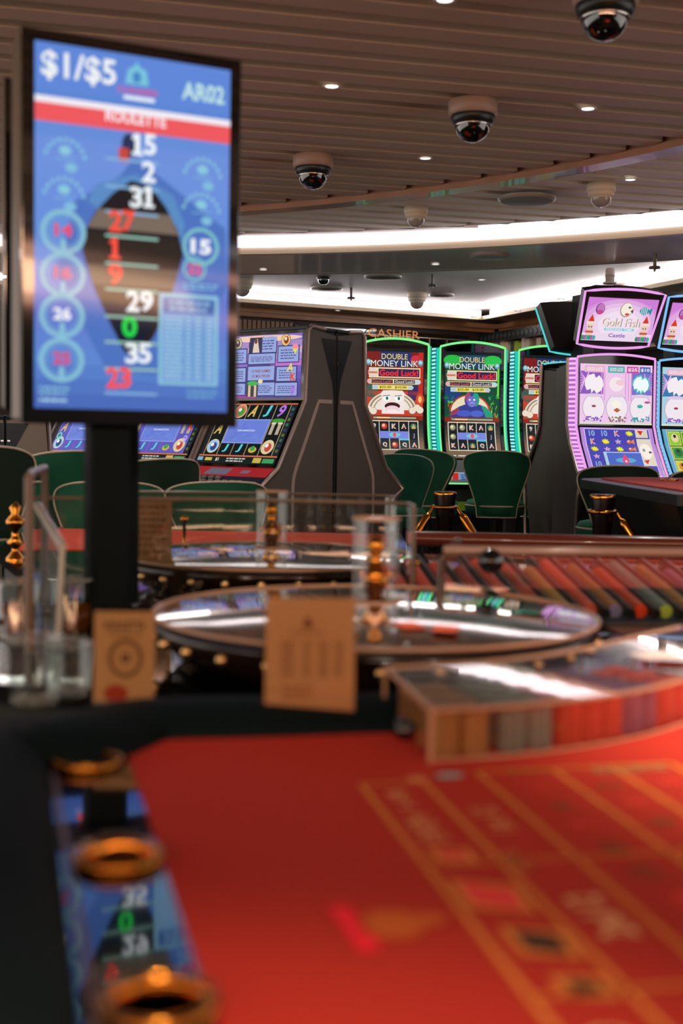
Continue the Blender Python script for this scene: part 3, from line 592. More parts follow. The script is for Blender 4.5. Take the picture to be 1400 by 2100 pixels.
def art_fish_sign():
    a = Art(.54, .33); a.rect(0, 0, 1, 1, '#cf7fd6', 0)
    for i, (r, c) in enumerate(((.62, '#d692da'), (.54, '#dea8e0'), (.46, '#e6bfe6'), (.38, '#ecd2ec'), (.30, '#f0dff0'))): a.ell(.5, .62, r, r*1.1 if r*1.1 < .62 else .6, c, 0.2*(i+1), 36)
    a.p = [(([(min(max(x, 0), a.W), min(max(y, 0), a.H)) for x, y in q[0]]), q[1], q[2], q[3]) for q in a.p]
    a.rect(0, .82, 1, 1, '#ecd8ec', 2)
    for x, c, d in ((.19, '#c07ab8', '#6a3a8a'), (.56, '#f4ecdc', '#b0a088')):
        a.ell(x, .26, .065 if x < .5 else .09, .13 if x < .5 else .17, d, 3); a.ell(x+.005, .25, .055 if x < .5 else .08, .11 if x < .5 else .15, c, 4)
    a.ell(.60, .20, .02, .025, '#4a6a6a', 5); a.poly([(.62, .28), (.66, .24), (.66, .34)], '#6a3a30', 5); a.ell(.58, .36, .03, .03, '#d0504a', 5); a.ell(.19, .33, .045, .05, '#c84a8a', 5)
    a.ell(.82, .27, .065, .09, '#2a8aa0', 3)
    for k in range(4): a.rect(.775+.025*k, .19, .785+.025*k, .35, '#d8f0f0', 4)
    a.poly([(.87, .27), (.93, .18), (.92, .36)], '#2a8aa0', 4)
    serif_title(a, 'Gold Fish', .52, .55, .20, '#f4dcc8', 6, .54); a.rect(.30, .69, .73, .75, '#8ac8d8', 6); a.text('FEEDING TIME', .515, .72, .045, '#f0f8fa', 7, .38, .01)
    a.text('Castle', .50, .86, .09, '#8a5ab8', 6, .24, .02)
    for x in (.095, .875):       # little castle towers in weed
        a.rect(x-.045, .60, x+.045, .95, '#e8c8b8', 5); a.rect(x-.06, .55, x+.06, .62, '#f0dcd0', 6); a.poly([(x-.045, .55), (x, .38), (x+.045, .55)], '#d83a28', 7); a.rect(x-.055, .77, x+.055, .82, '#c85a4a', 6)
        for k in (-.018, .018): a.ell(x+k, .68, .008, .02, '#3a2a4a', 7, 10)
        for k in range(6): a.ell(x-.08+.032*k, .93, .025, .06, ('#2a9a5a', '#c04ab0', '#38b0a0')[k % 3], 8, 10)
    return a
# ------------------------------------------------------------ slot machines, kind one: dark upright with slanted reels
PROF = [(-.24, 1.80), (-.26, 1.375), (-.47, 1.015), (-.66, .895)]
def make_upright(name='slot_machine', sidemat=SIDE, withart=True):
    t = thing(name, 'x', 'slot machine')
    hw = .335
    body = [(0, 0), (0, 1.78), (-.20, 1.78), (-.22, 1.38), (-.43, 1.02), (-.60, .90), (-.60, .84), (-.50, .72), (-.46, 0)]
    MB().prism(body, -hw+.012, hw-.012, 'x').build('body', BLKM, t)
    for s in (-1, 1):
        p = [(-.004, .02), (-.004, 1.76), (-.225, 1.79), (-.25, 1.38), (-.46, 1.01), (-.64, .895), (-.64, .85), (-.52, .72), (-.47, .02)]
        a, b = (hw-.012, hw) if s > 0 else (-hw, -hw+.012)
        sp = MB().prism(p, a, b, 'x').build('side_panel', sidemat, t)
        e = hw*s
        tr = smooth([(e, -.245, 1.775), (e, -.262, 1.385)], 1)+[(e, -.475, 1.015), (e, -.655, .885)]
        MB().tube([(e, -.10, 1.79), (e, -.215, 1.80)]+tr+[(e, -.52, .80)], .013, 8).build('edge_trim', SILV, t)
        # pale inlaid line of the side
        q = [(-.03, 1.388), (-.145, 1.388)]+[p_ for p_ in smooth([(-.145, 1.388), (-.27, 1.13), (-.335, 1.0), (-.355, .90), (-.355, .6), (-.355, .03)], 4)][1:]
        mb = MB(); w_ = .011
        off = []
        for i, c in enumerate(q):
            c = V(c); a_ = V(q[max(i-1, 0)]); b_ = V(q[min(i+1, len(q)-1)]); d = (b_-a_).normalized(); n = V((-d.y, d.x)); off.append((c+n*w_, c-n*w_))
        for (a1, a2), (b1, b2) in zip(off, off[1:]):
            x = e+.003*s; mb.add([(x, a1.x, a1.y), (x, b1.x, b1.y), (x, b2.x, b2.y), (x, a2.x, a2.y), (e, a1.x, a1.y), (e, b1.x, b1.y), (e, b2.x, b2.y), (e, a2.x, a2.y)], [(0, 1, 2, 3), (0, 4, 5, 1), (2, 6, 7, 3)])
        mb.build('inlay_trim', TRIM, sp)
        MB().prism([(.0, 1.74), (-.13, 1.74), (-.03, 1.50), (-.012, 1.39), (-.012, .03), (0, .03)], e, e+.002*s, 'x').build('black_wedge', BLK, sp)
        MB().prism([(-.02, 1.60), (-.005, 1.60), (-.005, 1.61), (-.02, 1.61)], e, e+.004*s, 'x').build('latch', CHROME, sp)
    MB().box(-hw, hw, -.25, .0, 1.78, 1.80).build('top_cap', BLK, t, .004)
    # screens
    def bez(y0, z0, y1, z1, m=.0):
        return MB().prism([(y0-.004, z0), (y1-.004, z1), (y1+.02, z1), (y0+.02, z0)], -hw+.005, hw-.005, 'x')
    bez(-.24, 1.795, -.262, 1.39).build('upper_bezel', GLOSSBLK, t)
    bez(-.262, 1.385, -.475, 1.015).build('lower_bezel', GLOSSBLK, t)
    if withart: 
        bez(-.475, 1.012, -.655, .892).build('button_deck', BLK, t)
        UP.build('upper_screen', plane((-.30, -.2455-.003, 1.762), (.30, -.2455-.003, 1.762), (-.30, -.263-.003, 1.405)), t)
    d = V((0, -.213, -.370)).normalized()
    def sl(x, a, h=.005): p = V((x, -.262, 1.385))+d*a; return p+V((0, -d.z*-1*0, 0))+V((0, -.866, .5))*h
    if withart: LOW.build('reel_screen', plane(sl(-.30, .018), sl(.30, .018), sl(-.30, .41)), t)
    dd = V((0, -.18, -.12)).normalized(); nn = V((0, -.55, .83))
    def dk(x, a, h=.003): return V((x, -.475, 1.012))+dd*a+nn*h
    ar = Art(.62, .21, .75); ar.rect(0, 0, 1, .42, '#b01c1c', 0); ar.rect(0, .42, 1, 1, '#0e1413', 0); ar.poly([(.25, .08), (.52, .08), (.50, .36), (.22, .36)], '#6a6a7c', 1); ar.poly([(.66, .14), (.76, .14), (.75, .28), (.65, .28)], '#7a6a74', 1); ar.rect(.80, .62, .95, .78, '#7a5a2a', 1)
    if withart: 
        ar.build('deck_print', plane(dk(-.31, 0), dk(.31, 0), dk(-.31, .21)), t)
        mb = MB()
        for j in range(3):
            for i in range(8 if j else 5):
                c = dk(-.24+.055*i+.02*j, .115+.032*j, .009); mb.obox(c, (.034, .02, .012), 0, 0, atan2(-.12, -.18)*0-R(0)+R(33))
        mb.build('buttons', mat('button_grey', '#8a807c', .3), t, .003)
    return t
UP = art_paytable(); LOW = art_reels()
yaw = R(-39)
g = P(690, 900, y=6.95); m = V((cos(yaw), sin(yaw), 0)); nb = V((-sin(yaw), cos(yaw), 0))   # row direction, back direction
O = V((g.x, g.y, 0)) - m*.345
up = make_upright()
def putu(o, k, back, label):
    p = O - m*.70*k + nb*(.006 if back else -.006); o.location = p; o.rotation_euler = (0, 0, yaw+(pi if back else 0)); o['label'] = label; o['group'] = 'back to back row of dark upright slot machines'
putu(up, 0, False, 'dark upright slot machine with purple pay table and slanted reels, end of its row')
putu(dup(up), 0, True, 'dark upright slot machine seen from its side, back to back with the purple screened one')
LOW = art_reels(True); up2 = make_upright()
putu(up2, 1, False, 'dark upright slot machine with a violet slanted screen, seen just right of the display pole')
for k, b, l in ((2, False, 'dark upright slot machine behind the display pole, third from the end of its row'), (1, True, 'dark upright slot machine on the far side, behind the violet screened one')): putu(dup(up2), k, b, l)
# nearer group at the left edge: grey sided
sg = make_upright('slot_machine', SIDEG)
yl = R(-52); pl = P(12, 900, y=6.6); ml = V((cos(yl), sin(yl), 0)); nl = V((-sin(yl), cos(yl), 0)); Ol = V((pl.x, pl.y, 0))-ml*.345
for i, (o, b, l) in enumerate(((sg, True, 'grey sided slot machine at the left edge, its panel sloping down to the right'), (dup(sg), False, 'grey sided slot machine cut off by the left edge of the photo'))):
    o.location = Ol+nl*(.006 if b else -.006)-V((0, 0, .42)); o.rotation_euler = (0, 0, yl+(pi if b else 0)); o['label'] = l
    o.location.z = 0; o.scale = (1, 1, .71)
# ------------------------------------------------------------ kind two: curved screen machines with green light edges
GRN = em('#7df08a', 1.1); CYA = em('#22c8b8', 1.0); CYB = em('#9af0ea', 1.15); CYD = em('#0f7a88', .9); GRC = em('#14c890', 1.0)
CV = smooth([(-.30, 2.03), (-.305, 1.8), (-.315, 1.5), (-.36, 1.27), (-.45, 1.075)], 5)
def make_curved(v, base=None):
    t = thing('slot_machine', 'x', 'slot machine', group='row of slot machines with green light edges'); hw = .315
    prof = [(0, 0), (0, 2.0), (-.28, 2.0)]+[(y+.02, z) for y, z in CV[1:]]+[(-.43, 1.06), (-.50, .88), (-.50, .84), (-.38, .80), (-.36, 0)]
    MB().prism(prof, -hw, hw, 'x').build('body', BLKM, t)
    # front bezel with arched top
    mb = MB(); n = 12; vs = []; 
    for i in range(n+1):
        x = -hw+2*hw*i/n; a = .045*(1-(x/hw)**2); vs += [(x, -.30, 2.00), (x, -.30, 2.035+a), (x, -.24, 2.035+a), (x, -.24, 1.98)]
    mb.add(vs, [(4*i+j, 4*i+4+j, 4*i+4+(j+1) % 4, 4*i+(j+1) % 4) for i in range(n) for j in range(4)])
    for (y0, z0), (y1, z1) in zip(CV, CV[1:]): mb.add([(-hw, y0, z0), (hw, y0, z0), (hw, y1, z1), (-hw, y1, z1)], [(0, 1, 2, 3)])
    mb.build('bezel', GLOSSBLK, t)
    f, L, cuts = curved(CV[1:], .555); a = ARTS[v]; a.W, a.H = .56, 1.0
    s = a.build('screen', lambda u, w_: (f(u, w_)[0]+f(u, w_)[1]*.003, f(u, w_)[1]), t, cuts)
    arch = [(-hw+2*hw*i/12, -.305, 2.04+.045*(1-((-hw+2*hw*i/12)/hw)**2)) for i in range(13)]
    MB().tube(arch, .011, 6).build('top_light', GRN, t)
    for sg_ in (-1, 1):
        x = sg_*hw
        MB().tube([(x, y-.004, z) for y, z in [(-.305, 2.04)]+CV], .0085, 6).build('edge_light', GRN, t)
        mb = MB(); k = 0; cc = [(-.30, 2.03)]+CV
        A_ = [(y-.002, z) for y, z in cc]; fl, LL, _ = curved(A_, 1); N = 60
        for i in range(N):
            p0, p1 = fl(.5, i/N)[0], fl(.5, (i+1)/N)[0]
            for j, (xa, ya, xb, yb) in enumerate(((.006, 0, .032, .03), (.035, .035, .052, .12))):
                mi = (0 if j == 0 else (1 if i % 2 == 0 else 2)) if sg_ > 0 or True else 0
                mb.add([(x+sg_*xa, p0.y+ya, p0.z), (x+sg_*xb, p0.y+yb, p0.z), (x+sg_*xb, p1.y+yb, p1.z), (x+sg_*xa, p1.y+ya, p1.z)], [(0, 1, 2, 3)], mi)
        mb.build('side_light', [GRC if v == 0 else CYA, CYB, CYD], t)
        MB().prism([(y+.035, z) for y, z in cc]+[(-.10, 1.07), (-.10, 2.03)], min(x, x+sg_*.035), max(x, x+sg_*.035), 'x').build('side_fin', BLKM, t)
    # ledge with small info display
    MB().prism([(-.455, 1.06), (-.50, .90), (-.55, .87), (-.55, .85), (-.42, .85), (-.42, 1.06)], -.27, .27, 'x').build('ledge', mat('ledge_grey', '#8a8a90', .35, metal=.3), t, .01)
    ar = Art(.46, .085, .9); ar.rect(0, 0, 1, 1, '#c8c8a8', 0); ar.rect(.01, .06, .14, .94, '#c83028', 1); ar.rect(.15, .06, .60, .94, '#6a90c8', 1); ar.rect(.62, .06, .84, .94, '#c83830', 1); ar.rect(.86, .06, .99, .94, '#e0d8a0', 1); ar.scr(.2, .2, .56, .85, '#2a4a80', 3, 2)
    ar.build('info_display', plane((-.23, -.492, .955), (.23, -.492, .955), (-.23, -.515, .878)), t)
    MB().tube([(-.27, -.555, .862), (.27, -.555, .862)], .007, 6).build('ledge_light', GRN, t)
    MB().box(-.24, .0, -.42, -.36, .70, .80).build('bill_slot', mat('bill_grey', '#6a6a6c', .3, metal=.5), t, .005)
    MB().box(-.16, .22, -.39, -.36, .62, .80).build('glow_panel', em('#7a9a28', .22), t)
    return t
ARTS = [art_link(0), art_link(1), art_link(2)]
cl = ['slot machine with green light frame showing a red vault with wide eyes', 'slot machine with green light frame showing a dark gorilla before a pale moon', 'green edged slot machine with red artwork, half hidden by a dark cabinet']
for v, (px, yy) in enumerate(((796, 10.0), (955, 10.25), (1114, 10.52))):
    t = make_curved(v); p = P(px, 900, y=yy); t.location = (p.x, p.y+.30, 0); t.rotation_euler = (0, 0, R(9)); t.scale = (.885, .93, .962); t['label'] = cl[v]
# ------------------------------------------------------------ kind three: two stacked screens and a tilted topper sign
CW = [(-.30, 1.755), (-.315, 1.30), (-.37, 1.18), (-.50, 1.00), (-.56, .93)]
def make_topper(art, glow, es=1.1):
    return art, glow, es
def fish_cabinet(c, dots, pal, label, topper=None, lit=True):
    t = thing('slot_machine', label, 'slot machine', group='cabinets with two stacked screens and topper signs'); hw = .31
    G, D0, D1 = em(c, 1.1), em(dots[0], 1.1), em(dots[1], .9)
    prof = [(0, 0), (0, 1.72), (-.27, 1.74)]+[(y+.012, z) for y, z in CW]+[(-.62, .86), (-.60, .80), (-.46, .74), (-.42, 0)]
    MB().prism(prof, -hw, hw, 'x').build('body', BLKM, t)
    for s in (-1, 1):
        x = s*hw
        MB().prism([(-.02, .02), (-.02, 1.70), (-.22, 1.72), (-.24, 1.30), (-.36, 1.05), (-.46, .88), (-.44, .74), (-.38, .5), (-.36, .02)], min(x, x+s*.03), max(x, x+s*.03), 'x').build('side_panel', SIDE, t)
        cc = [(-.30, 1.765)]+CW; fl, LL, _ = curved(cc, 1); mb = MB(); N = 56
        for i in range(N):
            p0, p1 = fl(.5, i/N)[0], fl(.5, (i+1)/N)[0]
            mb.add([(x+s*.004, p0.y, p0.z), (x+s*.038, p0.y+.05, p0.z), (x+s*.038, p1.y+.05, p1.z), (x+s*.004, p1.y, p1.z)], [(0, 1, 2, 3)], i % 2)
        mb.build('side_light' if lit else 'side_bevel', [D0, D1] if lit else [SILV, SILV], t)
        MB().tube([(x, y-.006, z) for y, z in cc], .009, 6).build('edge_light' if lit else 'edge_trim', G if lit else SILV, t)
        MB().tube([(x+s*.04, y+.06, z) for y, z in cc]+[(x+s*.04, -.46, .80), (x+s*.04, -.40, .1)], .014, 6).build('side_trim', SILV, t)
    mb = MB(); n = 10; vs = []
    for i in range(n+1):
        x = -hw+2*hw*i/n; a = .025*(1-(x/hw)**2); vs += [(x, -.308, 1.70), (x, -.308, 1.765+a), (x, -.25, 1.765+a), (x, -.25, 1.68)]
    mb.add(vs, [(4*i+j, 4*i+4+j, 4*i+4+(j+1) % 4, 4*i+(j+1) % 4) for i in range(n) for j in range(4)])
    for (y0, z0), (y1, z1) in zip(CW, CW[1:]): mb.add([(-hw, y0-.004, z0), (hw, y0-.004, z0), (hw, y1-.004, z1), (-hw, y1-.004, z1)], [(0, 1, 2, 3)])
    mb.build('bezel', GLOSSBLK, t)
    MB().tube([(-hw+2*hw*i/10, -.312, 1.77+.025*(1-((-hw+2*hw*i/10)/hw)**2)) for i in range(11)], .009, 6).build('top_light', G, t)
    art_fish_top(pal).build('upper_screen', plane((-.287, -.315, 1.725), (.287, -.315, 1.725), (-.287, -.326, 1.31)), t)
    f, L, cuts = curved([(-.328, 1.285), (-.38, 1.17), (-.505, .995), (-.57, .925)], .575); a = art_fish_low(pal); 
    a.build('reel_screen', lambda u, w_: (f(u, w_)[0]+f(u, w_)[1]*.006, f(u, w_)[1]), t, cuts)
    MB().prism([(-.56, .93), (-.68, .84), (-.68, .80), (-.50, .80)], -hw, hw, 'x').build('button_deck', BLK, t, .006)
    MB().box(-.13, .13, -.20, -.03, 1.72, 2.28).build('topper_post', BLKM, t)
    for a_, b_ in ((-.30, -.008), (.008, .30)): MB().box(a_, b_, 0, .012, .04, 1.70).build('rear_panel', mat('rear_panel_grey', '#77706a', .45), t, .004)
    # topper sign, leaning forward
    z0, z1, y0, y1 = 1.865, 2.205, -.24, -.42; th = .07
    def fr(x, k, h): # k along height 0 bottom..1 top
        n_ = V((0, -(z1-z0), y0-y1+0)).normalized(); return V((x, y0+(y1-y0)*k, z0+(z1-z0)*k))+V((0, n_.y, -abs(n_.z)*1))*h
    hx = .315; pts = []
    for i in range(11): u = i/10; pts.append((-hx+2*hx*u, 1+.07*(1-(2*u-1)**2)))
    for i in range(11): u = i/10; pts.append((hx-.03-2*(hx-.03)*u*1.0+.0*u, -.0-.06*(1-(2*u-1)**2)))
    v = [fr(x, k, 0) for x, k in pts]+[fr(x, k, -th) for x, k in pts]; n = len(pts)
    sgn = MB().add(v, [tuple(range(n)), tuple(range(n, 2*n))[::-1]]+[(i, (i+1) % n, (i+1) % n+n, i+n) for i in range(n)]).build('topper_box', mat('topper_brown_black', '#2e2620', .4), t)
    MB().tube([fr(x, k, .004) for x, k in pts], .009, 6, closed=True).build('topper_light', G, sgn)
    if topper: topper.build('topper_screen', plane(fr(-.275, .90, .005), fr(.275, .90, .005), fr(-.265, .08, .005)), sgn)
    return t
PINK = ('#ecc6e8', '#8c58bc', '#b88ad8'); BLUE = ('#a8d0e0', '#3f78b0', '#5aa8c8')
SIGN = art_fish_sign()
py_ = R(14)
ft = fish_cabinet('#e59be6', ('#f0b4f0', '#b86cc8'), PINK, 'slot machine with a pink light frame and a fish bowl topper sign', SIGN)
p = P(1240, 900, y=8.45); ft.location = (p.x, p.y+.33, 0); ft.rotation_euler = (0, 0, py_); ft.scale = (.95, .97, 1)
rowd = V((cos(R(23)), sin(R(23)), 0))
fb = fish_cabinet('#7fb8ee', ('#9ad4f4', '#4a90c8'), BLUE, 'slot machine with a blue light frame cut off by the right edge', SIGN)
fb.location = ft.location+rowd*.70; fb.rotation_euler = (0, 0, py_)
fc = fish_cabinet('#4fd0d0', ('#8ae8e0', '#2aa0a0'), BLUE, 'slot machine turned away, showing its dark side and the back of its tilted topper', SIGN, False)
p = P(1150, 900, y=9.0); fc.location = (p.x+.291, p.y+.106, 0); fc.rotation_euler = (0, 0, R(-160))
# beacon lamps on top of the topper machines
def beacon(mc, label):
    w_ = mc.location; p_ = Matrix.Rotation(mc.rotation_euler.z, 4, 'Z') @ V((.02, -.12, 0))
    t = thing('beacon_lamp', label, 'beacon', (w_.x+p_.x, w_.y+p_.y, 2.30))
    MB().lathe([(.05, 0), (.05, .012), (.032, .014), (.032, .10), (.026, .11)], 20).build('lamp_body', mat('frosted_white', '#e4dcd8', .3), t); MB().lathe([(.034, .05), (.036, .055), (.034, .06)], 20, cap=False).build('collar', mat('collar_grey', '#b0a8a4', .4), t)
beacon(ft, 'white cylinder beacon lamp on the machine with the fish bowl topper'); beacon(fb, 'white cylinder beacon lamp at the right edge, on the blue framed machine')
# ------------------------------------------------------------ chairs
def make_chair(back=GREENV, front=GREENV):
    t = thing('casino_chair', 'x', 'chair', group='green velvet casino chairs')
    pr = [(.60, .155), (.68, .165), (.78, .195), (.88, .235), (.96, .262), (1.01, .262), (1.045, .235), (1.07, .16), (1.08, .05)]
    pr = smooth([(z, w_) for z, w_ in pr], 3); nx = 12
    def sh(off):
        vs = []
        for z, w_ in pr:
            k = (z-.6)/.48
            for i in range(nx+1):
                s = -1+2*i/nx; x = s*w_; y = .20+.06*k+off - .17*(abs(x)/.26)**2*(.5+.5*k)
                vs.append((x, y, z))
        return vs
    fo, fi = sh(0), sh(-.05); n = nx+1; N = len(pr)
    f = [(j*n+i, j*n+i+1, (j+1)*n+i+1, (j+1)*n+i) for j in range(N-1) for i in range(nx)]
    ed = [i for i in range(n)]+[j*n+nx for j in range(1, N)]+[(N-1)*n+i for i in range(nx-1, -1, -1)]+[j*n for j in range(N-2, 0, -1)]
    b = MB().add(fo, f, 0, True); b.add(fi, f, 1, True)
    b.add([fo[i] for i in ed]+[fi[i] for i in ed], [(i, (i+1) % len(ed), (i+1) % len(ed)+len(ed), i+len(ed)) for i in range(len(ed))], 1, True)
    bo = b.build('backrest', [back, front], t)
    MB().tube([V(fo[i])+V((0, .003, 0)) for i in ed], .0055, 6, closed=True).build('piping', PIPING, bo)
    MB().lathe([(.001, .60), (.20, .60), (.235, .62), (.24, .68), (.22, .715), (.15, .73), (.001, .735)], 36, (0, -.02, 0)).build('seat', front, t)
    MB().lathe([(.241, .674), (.246, .68), (.241, .686)], 36, (0, -.02, 0), cap=False).build('seat_piping', PIPING, t)
    MB().lathe([(.04, .10), (.04, .60)], 16).build('post', BLKM, t)
    MB().lathe([(.001, 0), (.24, 0), (.24, .015), (.06, .05), (.04, .10)], 32).build('base', BLK, t)
    MB().lathe([(.17, .27), (.18, .28), (.17, .29)], 32, cap=False).build('foot_ring', CHROME, t)
    return t
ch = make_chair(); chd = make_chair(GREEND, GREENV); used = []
def chair(px, top, yy, rz, label, hz=1.08, src=ch):
    o = src if src not in used else dup(src); used.append(o) if o is src else None
    p = P(px, top, y=yy); q = Matrix.Rotation(R(rz), 4, 'Z') @ V((0, .24, 0)); o.location = (p.x+q.x, p.y+q.y, 0); o.rotation_euler = (0, 0, R(rz+180)); o['label'] = label
    s = p.z/hz; o.scale = (.94, .94, s)
chair(1022, 925, 8.95, -3, 'green velvet chair seen from behind in front of the gorilla machine')
chair(850, 921, 8.85, -28, 'green velvet chair with its back turned, in front of the red vault machine')
chair(822, 932, 8.5, 168, 'green velvet chair with its bright front showing, beside the end of the dark machines')
chair(1085, 938, 9.6, -25, 'green velvet chair half hidden behind the dark cabinet on the right')
chair(1280, 955, 7.25, 0, 'green chair with shaded back and pale piping behind the padded table on the right', src=chd)
chair(1475, 962, 7.25, 5, 'green chair with shaded back, cut off by the right edge behind the padded table', src=chd)
chair(355, 941, 6.15, 38, 'green chair with shaded back at the violet screened machine, right of the display pole', src=chd)
chair(462, 988, 5.62, 20, 'green velvet chair top in front of the purple screened machine')
chair(222, 988, 5.38, 8, 'green velvet chair top crossing behind the display pole')
chair(165, 925, 5.95, 40, 'green velvet chair left of the display pole, by the red button deck')
chair(-40, 914, 5.3, 20, 'green chair with shaded back and beige piping at the left edge', src=chd)
# ------------------------------------------------------------ rope stanchions and padded table on the right
def stanchion(px, py, yy, label, ends):
    p = P(px, py, y=yy)
    t = thing('rope_stanchion', label, 'stanchion', (p.x, p.y, 0)); zt = p.z
    MB().lathe([(.001, zt), (.052, zt), (.055, zt-.02), (.043, zt-.13), (.032, zt-.30), (.028, .05), (.17, .03), (.17, 0), (.001, 0)], 28).build('post', mat('post_bronze_black', '#1c1410', .25, metal=.4), t)
    MB().lathe([(.053, zt-.001), (.058, zt-.008), (.054, zt-.022)], 28).build('cap', BRASS, t)
    mb = MB(); mb.tube([(.058*cos(a), .058*sin(a), zt-.075) for a in [2*pi*i/20 for i in range(20)]], .009, 8, closed=True); mb.build('ring', BRASS, t)
    for s, l in ends:
        a = V((.058*s, -.02, zt-.075)); b = V((.075*s, -.03, zt-.105)); c = V((.135*s, -.05, zt-.205))
        h = MB().tube([a, b], .009, 8); h.tube([b, b+(c-b)*.12, b+(c-b)*.25, c], .03, 12, rr=[.010, .019, .023, .025]); h.build('rope_end', BRASS, t)
        MB().tube([c, c+V((.04*s, 0, -.12)), c+V((.05*s, .0, -.30)), c+V((.03*s, .0, -.6))], .018, 8).build('rope', mat('rope_dark', '#14211c', .8), t)
    return t
stanchion(912, 1008, 5.9, 'black and brass rope stanchion with two brass rope ends, in front of the green row', ((-1, 0), (1, 0)))
stanchion(1236, 1014, 5.3, 'rope stanchion with a brass rope end, left of the padded red table', ((1, 0),))
tt = thing('gaming_table', 'black padded gaming table with faded red felt standing by the pink framed machine', 'gaming table')
f0 = P(1190, 983, y=6.6); za = f0.z; cx = f0.x; cy = f0.y
out = [(0, 0), (0, -.25), (.03, -1.80), (1.2, -1.9), (2.0, -1.5), (2.0, .62), (.30, .45), (.06, .22)]
MB().prism(out, -.045, .0, 'z').build('padded_rail', VINYL, tt, .02, 3)
MB().prism([(.11, -.1), (.13, -1.72), (1.1, -1.8), (1.9, -1.4), (1.9, .50), (.34, .36), (.14, .14)], .0, .008, 'z').build('felt', mat('faded_red_felt', '#b0403a', .9), tt)
vs = [(x, y, -.045) for x, y in out]+[(.55+(x-.5)*.6, -.8+(y+.8)*.7, -.50) for x, y in out]; n = len(out)
MB().add(vs, [(i, (i+1) % n, (i+1) % n+n, i+n) for i in range(n)]+[tuple(range(n, 2*n))]).build('apron', VINYL, tt)
MB().box(.6, 1.5, -1.4, .0, -za, -.48).build('pedestal', BLKM, tt)
tt.location = (cx, cy, za)
p = P(1372, 985, z=za+.01); t = thing('cup_holder', 'small brass cup ring on the far rail of the padded red table', 'cup holder', (p.x, p.y, za+.001))
MB().lathe([(.03, 0), (.045, .004), (.048, .014), (.038, .018), (.03, .01)], 24, cap=False).build('ring', BRASS, t)
# ------------------------------------------------------------ roulette tables
FELT = mat('red_felt', '#b82a18', .9, bump=.1, bscale=400, sheen=.3, noise=.05, nscale=60)
TEAL = mat('dark_teal_vinyl', '#081618', .7, spec=.1, bump=.1, bscale=260)
WALN = wood_mat('walnut', '#120a07', '#20110a', .15, 1, 6, 1)
REDB = mat('oxblood_leather', '#6e3322', .3, coat=.3)
O0 = P(740, 1610, z=.80); TH = R(12.0)
nt = thing('roulette_table', 'nearest roulette table with red felt, yellow betting lines and a black padded rail', 'roulette table', (O0.x, O0.y, .80), TH)
Mi = Matrix.Rotation(-TH, 4, 'Z') @ Matrix.Translation((-O0.x, -O0.y, 0))
def tl(px, py, z=.80): q = Mi @ P(px, py, z=z); return (q.x, q.y)
fa, fb_ = tl(242, 1493), tl(800, 1484)
fx = fa[0]
feltp = [fa, fb_, (fb_[0]+.10, fb_[1]+.10), (.62, .50), (1.4, .3), (1.4, -1.4), (-.20, -1.4), tl(440, 2098)]
MB().prism(feltp, -.02, 0, 'z').build('felt', FELT, nt)
# glossy ledge on the left with its inner seam, and the padded rail around it
La, Lb = tl(82, 1650), tl(122, 2000)
lk = (Lb[0]-La[0])/(Lb[1]-La[1])
lx = lambda y: La[0]+lk*(y-La[1])
led = [(fa[0], fa[1]+.10), (lx(fa[1]), fa[1]+.04), (lx(-1.4), -1.4), (-.20, -1.4), tl(440, 2098), fa]
MB().prism(led, -.02, .001, 'z').build('glossy_ledge', mat('ledge_black_glass', '#020303', .035, spec=1, coat=1), nt)
sa, sb = tl(114, 1650), tl(164, 1948)
sm = [(sa[0]+(sb[0]-sa[0])/(sb[1]-sa[1])*(y-sa[1]), y) for y in (.26, -1.3)]
MB().prism([(sm[0][0], sm[0][1]), (sm[0][0]+.006, sm[0][1]), (sm[1][0]+.006, sm[1][1]), (sm[1][0], sm[1][1])], .001, .0016, 'z').build('ledge_seam', mat('seam_bronze', '#6a4a34', .35, metal=.4), nt)
c1 = [tl(px, py, .835) for px, py in ((800, 1420), (540, 1428), (330, 1432), (235, 1445), (130, 1480))]
rp = [(c1[0][0]+.0, c1[0][1])]+c1[1:]+[(lx(.1)-.06, fa[1]-.12), (lx(-.2)-.07, -.2), (lx(-1.4)-.07, -1.4)]
rp = smooth(rp, 4)
def rail(pts, wid, z0, h, name, m, par, n=10):
    mb = MB(); vs = []; K = len(pts)
    for i, p in enumerate(pts):
        p = V(p); a = V(pts[max(i-1, 0)]); b = V(pts[min(i+1, K-1)]); d = (b-a).normalized(); q = V((-d.y, d.x))
        for k in range(n):
            t = 2*pi*k/n; vs.append((p.x+q.x*cos(t)*wid, p.y+q.y*cos(t)*wid, z0+sin(t)*h))
    mb.add(vs, [(i*n+k, i*n+(k+1) % n, (i+1)*n+(k+1) % n, (i+1)*n+k) for i in range(K-1) for k in range(n)], 0, True)
    mb.add(vs[:n], [tuple(range(n))]); mb.add(vs[-n:], [tuple(range(n))[::-1]])
    return mb.build(name, m, par)
rail(rp, .085, -.003, .036, 'padded_rail', TEAL, nt)
MB().prism([(c1[0][0]+.1, c1[0][1]-.02), c1[1], c1[3], (fa[0]-.17, fa[1]-.08), (fa[0]-.17, -1.3), (1.3, -1.3), (1.3, .25), (.62, .42)], -.20, -.021, 'z').build('apron', BLKM, nt)
MB().box(-.1, .9, -1.1, -.1, -.80, -.19).build('pedestal', BLKM, nt)
# printed layout
YL = '#ec8f3e'; PK = '#f04450'
def fm(c): return mat('print_'+c.strip('#'), c, .9)
ar = Art(1, 1, matf=fm); ar.W = ar.H = 1.0
